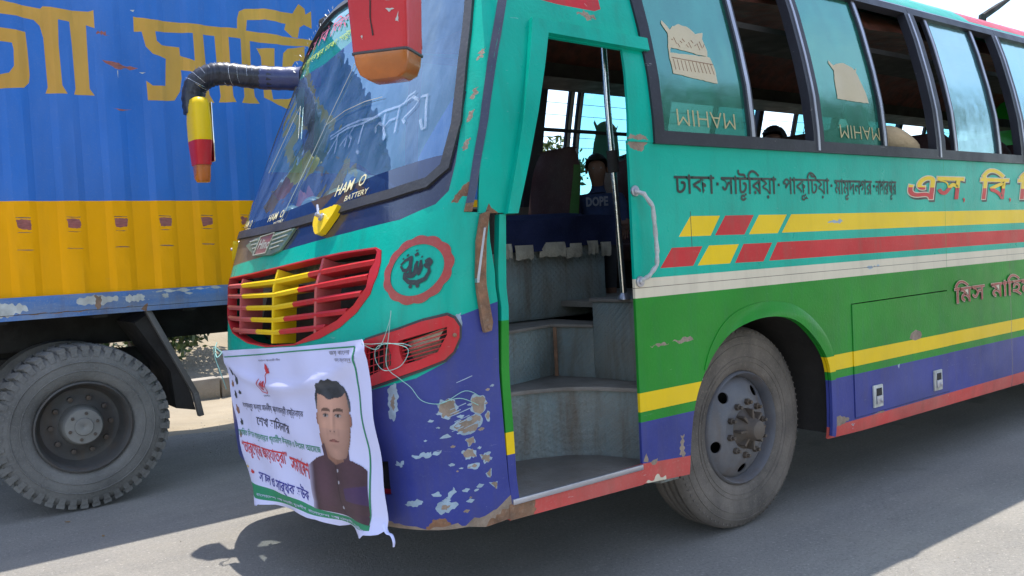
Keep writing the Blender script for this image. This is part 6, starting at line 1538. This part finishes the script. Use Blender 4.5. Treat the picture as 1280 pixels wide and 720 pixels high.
def truck_wheel(cx, yf, R, parent):
    w = empty("wheel", (cx, yf - 4.4, R), parent)
    c = Vector((cx, yf, R)); ax = Vector((0, -1, 0)); a = Vector((1, 0, 0)); b = Vector((0, 0, 1))
    prof = [(-.25, R * .56), (-.255, R * .75), (-.24, R * .90), (-.215, R * .945), (-.02, R * .945), (.0, R * .93), (.018, R * .86), (.026, R * .76), (.022, R * .66), (.008, R * .585), (-.006, R * .555), (-.02, R * .54), (-.12, R * .52)]
    mb = MB(); mb.lathe(prof, c, ax, 96); ty = mb.build("tyre", TYRE2, w, smooth=50)
    mb = MB(); N = 46
    for k in range(N):
        th = 2 * math.pi * k / N
        for s_, y0, y1 in ((0, .012, -.105), (1, -.125, -.24)):
            th2 = th + (math.pi / N if s_ else 0); w_ = .026
            V = []
            for yy, tw in ((y0, 0), (y1, .05 if not s_ else -.05)):
                for rr_ in (R * .935, R * 1.0):
                    wd = w_ / R * (1 if rr_ < R * .97 else .86)
                    rr2 = rr_ - (R * .018 if (rr_ > R * .97 and yy > 0) else 0)
                    for sg in (-1, 1):
                        t = th2 + tw + sg * wd; V.append(c + ax * yy + (a * math.cos(t) + b * math.sin(t)) * rr2)
            mb.add(V, [(0, 1, 3, 2), (4, 6, 7, 5), (2, 3, 7, 6), (0, 2, 6, 4), (1, 5, 7, 3), (0, 4, 5, 1)])
        # side tips of the lugs
        V = []
        for rr_, yy in ((R * .985, .006), (R * .93, .016), (R * .86, .021)):
            for sg in (-1, 1):
                t = th + sg * (.020 / R); V += [c + ax * yy + (a * math.cos(t) + b * math.sin(t)) * rr_]
        mb.add(V, [(0, 1, 3, 2), (2, 3, 5, 4)])
    tag(mb.build("tread_lug", TYRE2, ty, smooth=0), kind="stuff")
    # lettering rings on the sidewall
    mb = MB(); mb.lathe([(.0262, R * .80), (.030, R * .795), (.030, R * .788), (.0262, R * .783)], c, ax, 96); mb.lathe([(.0235, R * .69), (.027, R * .685), (.027, R * .68), (.0235, R * .675)], c, ax, 96)
    mb.build("sidewall_rib", TYRE2, ty, smooth=50)
    mb = MB(); mb.lathe([(-.02, R * .555), (.010, R * .548), (.014, R * .53), (.0, R * .515), (-.05, R * .50), (-.10, R * .485), (-.135, R * .44), (-.14, R * .36), (-.125, R * .31), (-.12, R * .24)], c, ax, 72); mb.build("rim", surf("dark dusty rim", (0.06, 0.058, 0.055), 0.6, dust=0.5, dustcol=(0.14, 0.13, 0.12), stain=0.5), w, smooth=40)
    mb = MB(); mb.lathe([(-.12, R * .25), (-.06, R * .235), (-.03, R * .22), (-.02, R * .205), (-.016, R * .11), (-.004, R * .10), (-.002, R * .05), (-.01, 0)], c, ax, 40)
    mb.build("hub", surf("worn grey hub cap", (0.20, 0.195, 0.18), 0.55, dust=0.6, dustcol=(0.3, 0.29, 0.26), metal=0.2), w, smooth=40)
    for k in range(10):
        th = 2 * math.pi * k / 10; m2 = MB(); m2.lathe([(-.13, .016), (-.10, .016), (-.098, 0)], c + (a * math.cos(th) + b * math.sin(th)) * R * .335, ax, 6); m2.build("wheel_nut", HUB, w, smooth=20)
    m2 = MB()
    for k in range(6):
        th = 2 * math.pi * k / 6 + .3; m2.lathe([(-.018, .011), (-.010, .010), (-.009, 0)], c + (a * math.cos(th) + b * math.sin(th)) * R * .16, ax, 6)
    m2.build("hub_bolt", HUB, w, smooth=20)
    return w
truck_wheel(.945, 3.19, .512, truck)
mb = MB(); mb.lathe([(-.25, .29), (-.25, .45), (-.2, .5), (-.04, .5), (0, .44), (0, .29)], (.945, 3.78, .512), (0, -1, 0), 40); mb.build("inner_wheel", TYRE2, truck); mb = MB(); mb.lathe([(-.25, .29), (-.25, .45), (-.2, .5), (-.04, .5), (0, .44), (0, .29)], (.945, 5.6, .512), (0, 1, 0), 40); mb.build("inner_wheel", TYRE2, truck)
mb = MB(); mb.tube([(.945, 3.4, .512), (.945, 5.5, .512)], .09, 12); mb.lathe([(-.22, .08), (-.12, .2), (0, .24), (.12, .2), (.22, .08)], (.945, 4.45, .52), (0, 1, 0), 24); mb.build("axle", DARK, truck)
mb = MB(); mb.lathe([(-.25, .29), (-.25, .45), (-.2, .5), (-.04, .5), (0, .44), (0, .1)], (-3.0, 3.2, .512), (0, -1, 0), 40); mb.build("front_wheel", TYRE2, truck); mb = MB(); mb.lathe([(-.25, .29), (-.25, .45), (-.2, .5), (-.04, .5), (0, .44), (0, .1)], (-3.0, 5.6, .512), (0, 1, 0), 40); mb.build("front_wheel", TYRE2, truck)
mb = MB()
for k in range(12):
    c0 = Vector((2.05 + .035 * k, 3.5, 1.18 - .045 * k - .002 * k * k)); mb.tube([c0 + Vector((.012 * math.cos(t), .012 * math.sin(t) * (k % 2), .022 * math.sin(t))) for t in np.linspace(0, 2 * math.pi, 9)], .004, 5, cap=False)
mb.build("hanging_chain", RUST, truck)

# ================================================================== PEOPLE
def person(name, J, label, seat_loc, shirt, trousers, skin, hair, group=None, shirt_text=None):
    """J: joints (pelvis, chest, neck, head, face dir, shoulders, elbows, wrists, hips, knees, ankles)"""
    root = tag(empty(name, seat_loc), label, "person", group)
    vs = []; es = []; rs = []; kind = []
    def v(p, r, k): vs.append(Vector(p)); rs.append(r if isinstance(r, tuple) else (r, r)); kind.append(k); return len(vs) - 1
    def chain(a, pts):
        for p, r, k in pts:
            b = v(p, r, k); es.append((a, b)); a = b
        return a
    K = J['k']
    pel = v(J['pelvis'], .125 * K, 't')
    ch = chain(pel, [(Vector(J['pelvis']).lerp(Vector(J['chest']), .5), .115 * K, 's'), (J['chest'], .135 * K, 's')])
    nk = chain(ch, [(Vector(J['chest']).lerp(Vector(J['neck']), .7), .09 * K, 's'), (J['neck'], .05 * K, 'k')])
    H = Vector(J['head']); fd = Vector(J['face']).normalized()
    hd = chain(nk, [(Vector(J['neck']).lerp(H, .35) + fd * .01, .052 * K, 'k'), (H - Vector((0, 0, .035 * K)) + fd * .012, .070 * K, 'k'), (H + Vector((0, 0, .035 * K)), .082 * K, 'k'), (H + Vector((0, 0, .085 * K)) - fd * .01, .060 * K, 'k')])
    for s in (0, 1):
        sh, el, wr, tip = J['arms'][s]; G = 1.6 if J.get('bulk') == s else 1
        b = chain(ch, [(sh, .062 * K * G, 's'), (Vector(sh).lerp(Vector(el), .5), .054 * K * G, 's'), (el, .043 * K * G, 's' if J.get('long') else 'k'), (Vector(el).lerp(Vector(wr), .5), .038 * K, 's' if J.get('long') else 'k'), (wr, .027 * K, 'k')])
        W = Vector(wr); d = (Vector(tip) - W).normalized(); side = d.cross(Vector((0, 0, 1))).normalized(); hl = .18 * K * 1.0
        pm = chain(b, [(W + d * hl * .4, (.030 * K, .018 * K), 'k')])
        for q in range(4):
            o = side * (q - 1.5) * .016 * K; L = hl * (.42, .48, .46, .36)[q]
            chain(pm, [(W + d * hl * .52 + o, .0095 * K, 'k'), (W + d * (hl * .52 + L * .55) + o * 1.1 + Vector((0, 0, -.006)), .0085 * K, 'k'), (W + d * (hl * .52 + L * .85) + o * 1.1 + Vector((0, 0, -.026)), .007 * K, 'k')])
        chain(pm, [(W + d * hl * .35 + side * .034 * K * (1 if s else -1), .010 * K, 'k'), (W + d * hl * .62 + side * .048 * K * (1 if s else -1), .008 * K, 'k')])
    for s in (0, 1):
        hp, kn, an, toe = J['legs'][s]
        chain(pel, [(hp, .088 * K, 't'), (Vector(hp).lerp(Vector(kn), .5), .078 * K, 't'), (kn, .058 * K, 't'), (Vector(kn).lerp(Vector(an), .45), .054 * K, 't'), (an, .040 * K, 'k'), (toe, .032 * K, 'k')])
    me = bpy.data.meshes.new("body"); me.from_pydata([tuple(p - Vector(seat_loc)) for p in vs], es, [])
    ob = bpy.data.objects.new("body_cage", me); COL.objects.link(ob)
    sk = ob.modifiers.new("skin", 'SKIN'); sk.use_smooth_shade = True; sk.branch_smoothing = .3
    for i, sv in enumerate(me.skin_vertices[0].data): sv.radius = rs[i]; sv.use_root = (i == 0)
    ss_ = ob.modifiers.new("sub", 'SUBSURF'); ss_.levels = 2; ss_.render_levels = 2
    bpy.context.view_layer.update()
    dg = bpy.context.evaluated_depsgraph_get(); m2 = bpy.data.meshes.new_from_object(ob.evaluated_get(dg))
    bpy.data.objects.remove(ob); bpy.data.meshes.remove(me)
    m2.name = "body"
    # face relief: push out nose and brow, press in the eyes
    right = fd.cross(Vector((0, 0, 1))).normalized(); Hl = H - Vector(seat_loc)
    for vt in m2.vertices:
        q = vt.co - Hl; f = q.dot(fd); r_ = q.dot(right); z = q.z
        if f > .02 * K and abs(z) < .14 * K:
            nose = math.exp(-((r_) / (.014 * K)) ** 2 - ((z + .005 * K) / (.028 * K)) ** 2) * .022 * K
            eye = -sum(math.exp(-((r_ - e * .032 * K) / (.014 * K)) ** 2 - ((z - .022 * K) / (.012 * K)) ** 2) for e in (-1, 1)) * .009 * K
            lip = math.exp(-((r_) / (.022 * K)) ** 2 - ((z + .050 * K) / (.010 * K)) ** 2) * .006 * K
            vt.co += fd * (nose + eye + lip)
    pts = np.array([tuple(p - Vector(seat_loc)) for p in vs]); rad = np.array([r[0] for r in rs])
    for m in (shirt, trousers, skin): m2.materials.append(m)
    cen = np.array([tuple(p.center) for p in m2.polygons])
    dd = np.linalg.norm(cen[:, None, :] - pts[None], axis=2) / (rad[None] + .02); nn = dd.argmin(1)
    m2.polygons.foreach_set('material_index', [{'s': 0, 't': 1, 'k': 2}[kind[i]] for i in nn])
    m2.shade_smooth()
    body = bpy.data.objects.new("body", m2); COL.objects.link(body); body.parent = root
    # hair cap, ears
    mb = MB(); V = []; F = []; nu, nv = 20, 9
    up = Vector((0, 0, 1)); bk = -fd
    for j in range(nv):
        ph = (j / (nv - 1)) * 1.75
        for i in range(nu):
            th = 2 * math.pi * i / nu; d = bk * math.cos(th) + right * math.sin(th)
            lim = 1.0 if math.cos(th) > -.25 else .60
            p2 = ph * lim; rr_ = .098 * K * (1 + .03 * math.sin(i * 5 + j * 3))
            V.append(H + Vector((0, 0, .035 * K)) + (d * math.sin(p2) * .98 + up * math.cos(p2) * 1.12) * rr_)
    F = [(j * nu + i, j * nu + (i + 1) % nu, (j + 1) * nu + (i + 1) % nu, (j + 1) * nu + i) for j in range(nv - 1) for i in range(nu)]
    mb.add(V, F); mb.build("hair", hair, root, smooth=60)
    mb = MB()
    for e in (-1, 1):
        c0 = H + right * e * .083 * K + Vector((0, 0, .005)); mb.lathe([(-.006, 0), (-.004, .022 * K), (.004, .026 * K), (.006, .016 * K), (.0, 0)], c0, (right * e - fd * .4), 12)
    mb.build("ear", skin, root, smooth=50)
    mb = MB()
    for e in (-1, 1):
        c0 = H + right * e * .032 * K + fd * .070 * K + Vector((0, 0, .022 * K)); mb.lathe([(-.004, 0), (.0, .008 * K), (.004, .005 * K), (.0055, 0)], c0, fd, 10)
    mb.build("eye", surf("eye " + name + label[:6], (0.25, 0.22, 0.2), 0.2, dust=0, var=0.05, bump=0), root, smooth=60)
    if shirt_text:
        m3 = MB(); C0 = Vector(J['chest']); fdn = Vector(J.get('front', fd)).normalized(); rt = fdn.cross(up).normalized()
        def mp(u, v, o):
            return np.array(C0 + rt * u + up * v + fdn * (.150 * K - u * u * 2.2 + o))
        text_into(m3, shirt_text, mp, .085 * K, -.085 * K, -.0, .055, .0, 0, offset=.04)
        m3.build("shirt_print", PRINT["printed grey"], root, smooth=0)
    return root
SKIN = surf("brown skin", (0.16, 0.075, 0.045), 0.5, dust=0, var=0.1, bump=0.03)
HAIR = surf("black hair", (0.01, 0.009, 0.009), 0.45, dust=0, var=0.3, bump=0.4, bscale=120)
S_NAVY = surf("navy t-shirt", (0.018, 0.03, 0.09), 0.9, dust=0.05, var=0.2, bump=0.2, bscale=40)
S_BEIGE = surf("beige cotton shirt", (0.52, 0.37, 0.21), 0.9, dust=0.05, var=0.12, bump=0.8, bscale=22)
S_DARK = surf("dark green shirt", (0.03, 0.06, 0.03), 0.9, dust=0.05, var=0.2, bump=0.2, bscale=40)
TROU = surf("dark trousers", (0.03, 0.03, 0.035), 0.9, dust=0.05, var=0.2)
def seated(px, py, zs, K, lean=0.0, yaw=0.0, arms=None, **kw):
    """joints of somebody sitting at (px, py) on a seat top at height zs, facing -X turned by yaw"""
    f = Vector((-math.cos(yaw), -math.sin(yaw), 0)); r = f.cross(Vector((0, 0, 1))); u = Vector((0, 0, 1)); P = Vector((px, py, zs + .10 * K))
    ch = P + u * .36 * K + f * lean * .36; nk = ch + u * .15 * K + f * lean * .12; hd = nk + u * .135 * K + f * (.02 + lean * .16)
    J = dict(k=K, pelvis=P, chest=ch, neck=nk, head=hd, face=kw.get('face', f), front=f)
    J['arms'] = []; J['legs'] = []
    for s in (-1, 1):
        sh = ch + r * s * .175 * K + u * .07 * K; el = sh - u * .26 * K + f * .08 * K + r * s * .03; wr = el + f * .22 * K - u * .02; J['arms'].append([sh, el, wr, wr + f * .1 - u * .02])
        hp = P + r * s * .10 * K; kn = hp + f * .42 * K + u * .01; an = kn - u * .40 * K + f * .02; J['legs'].append([hp, kn, an, an + f * .17 * K - u * .03])
    J.update({k: v for k, v in kw.items() if k != 'face'})
    return J
J = seated(3.77, 1.50, 1.36, .80, yaw=.75, face=(-.62, -.78, -.02)); person("person", J, "boy in a navy printed t-shirt sitting inside, seen through the bus doorway", (3.80, 1.50, 1.40), S_NAVY, TROU, SKIN, HAIR, shirt_text="DOPE")
J = seated(5.34, .42, 1.49, 1.0, lean=.45, yaw=0.0, long=True); 
sh, el, wr, tip = J['arms'][0] if J['arms'][0][0][1] < J['arms'][1][0][1] else J['arms'][1]
ar = 0 if J['arms'][0][0][1] < J['arms'][1][0][1] else 1
J['arms'][ar] = [Vector((4.99, .21, 2.055)), Vector((5.19, .125, 1.975)), Vector((5.02, .30, 1.90)), Vector((4.95, .36, 1.88))]; J['bulk'] = ar
person("person", J, "passenger in a beige shirt resting a bent elbow on the third window opening's sill", (5.34, .42, 1.49), S_BEIGE, TROU, SKIN, HAIR)
J = seated(5.02, 1.02, 1.40, .95, yaw=0.0); person("person", J, "passenger whose black hair just shows above the sill of the first open window", (5.02, 1.02, 1.40), S_DARK, TROU, SKIN, HAIR)

# power lines beyond the bus
wm = surf("black cable", (0.02, 0.02, 0.02), 0.6, dust=0)
for i, z0 in enumerate((5.6, 6.0, 6.35, 6.9, 7.4)):
    mb = MB(); mb.tube([(x, 21 + .2 * i, z0 - .35 * math.sin((x + 20) / 80 * math.pi)) for x in np.linspace(-20, 60, 24)], .012, 5)
    tag(mb.build("power_line", wm), ["lowest overhead wire in the sky beyond the bus windows", "second lowest overhead wire beyond the bus windows", "middle overhead wire beyond the bus windows", "second highest overhead wire beyond the bus windows", "highest overhead wire beyond the bus windows"][i], "cable", "overhead wires beyond the bus")
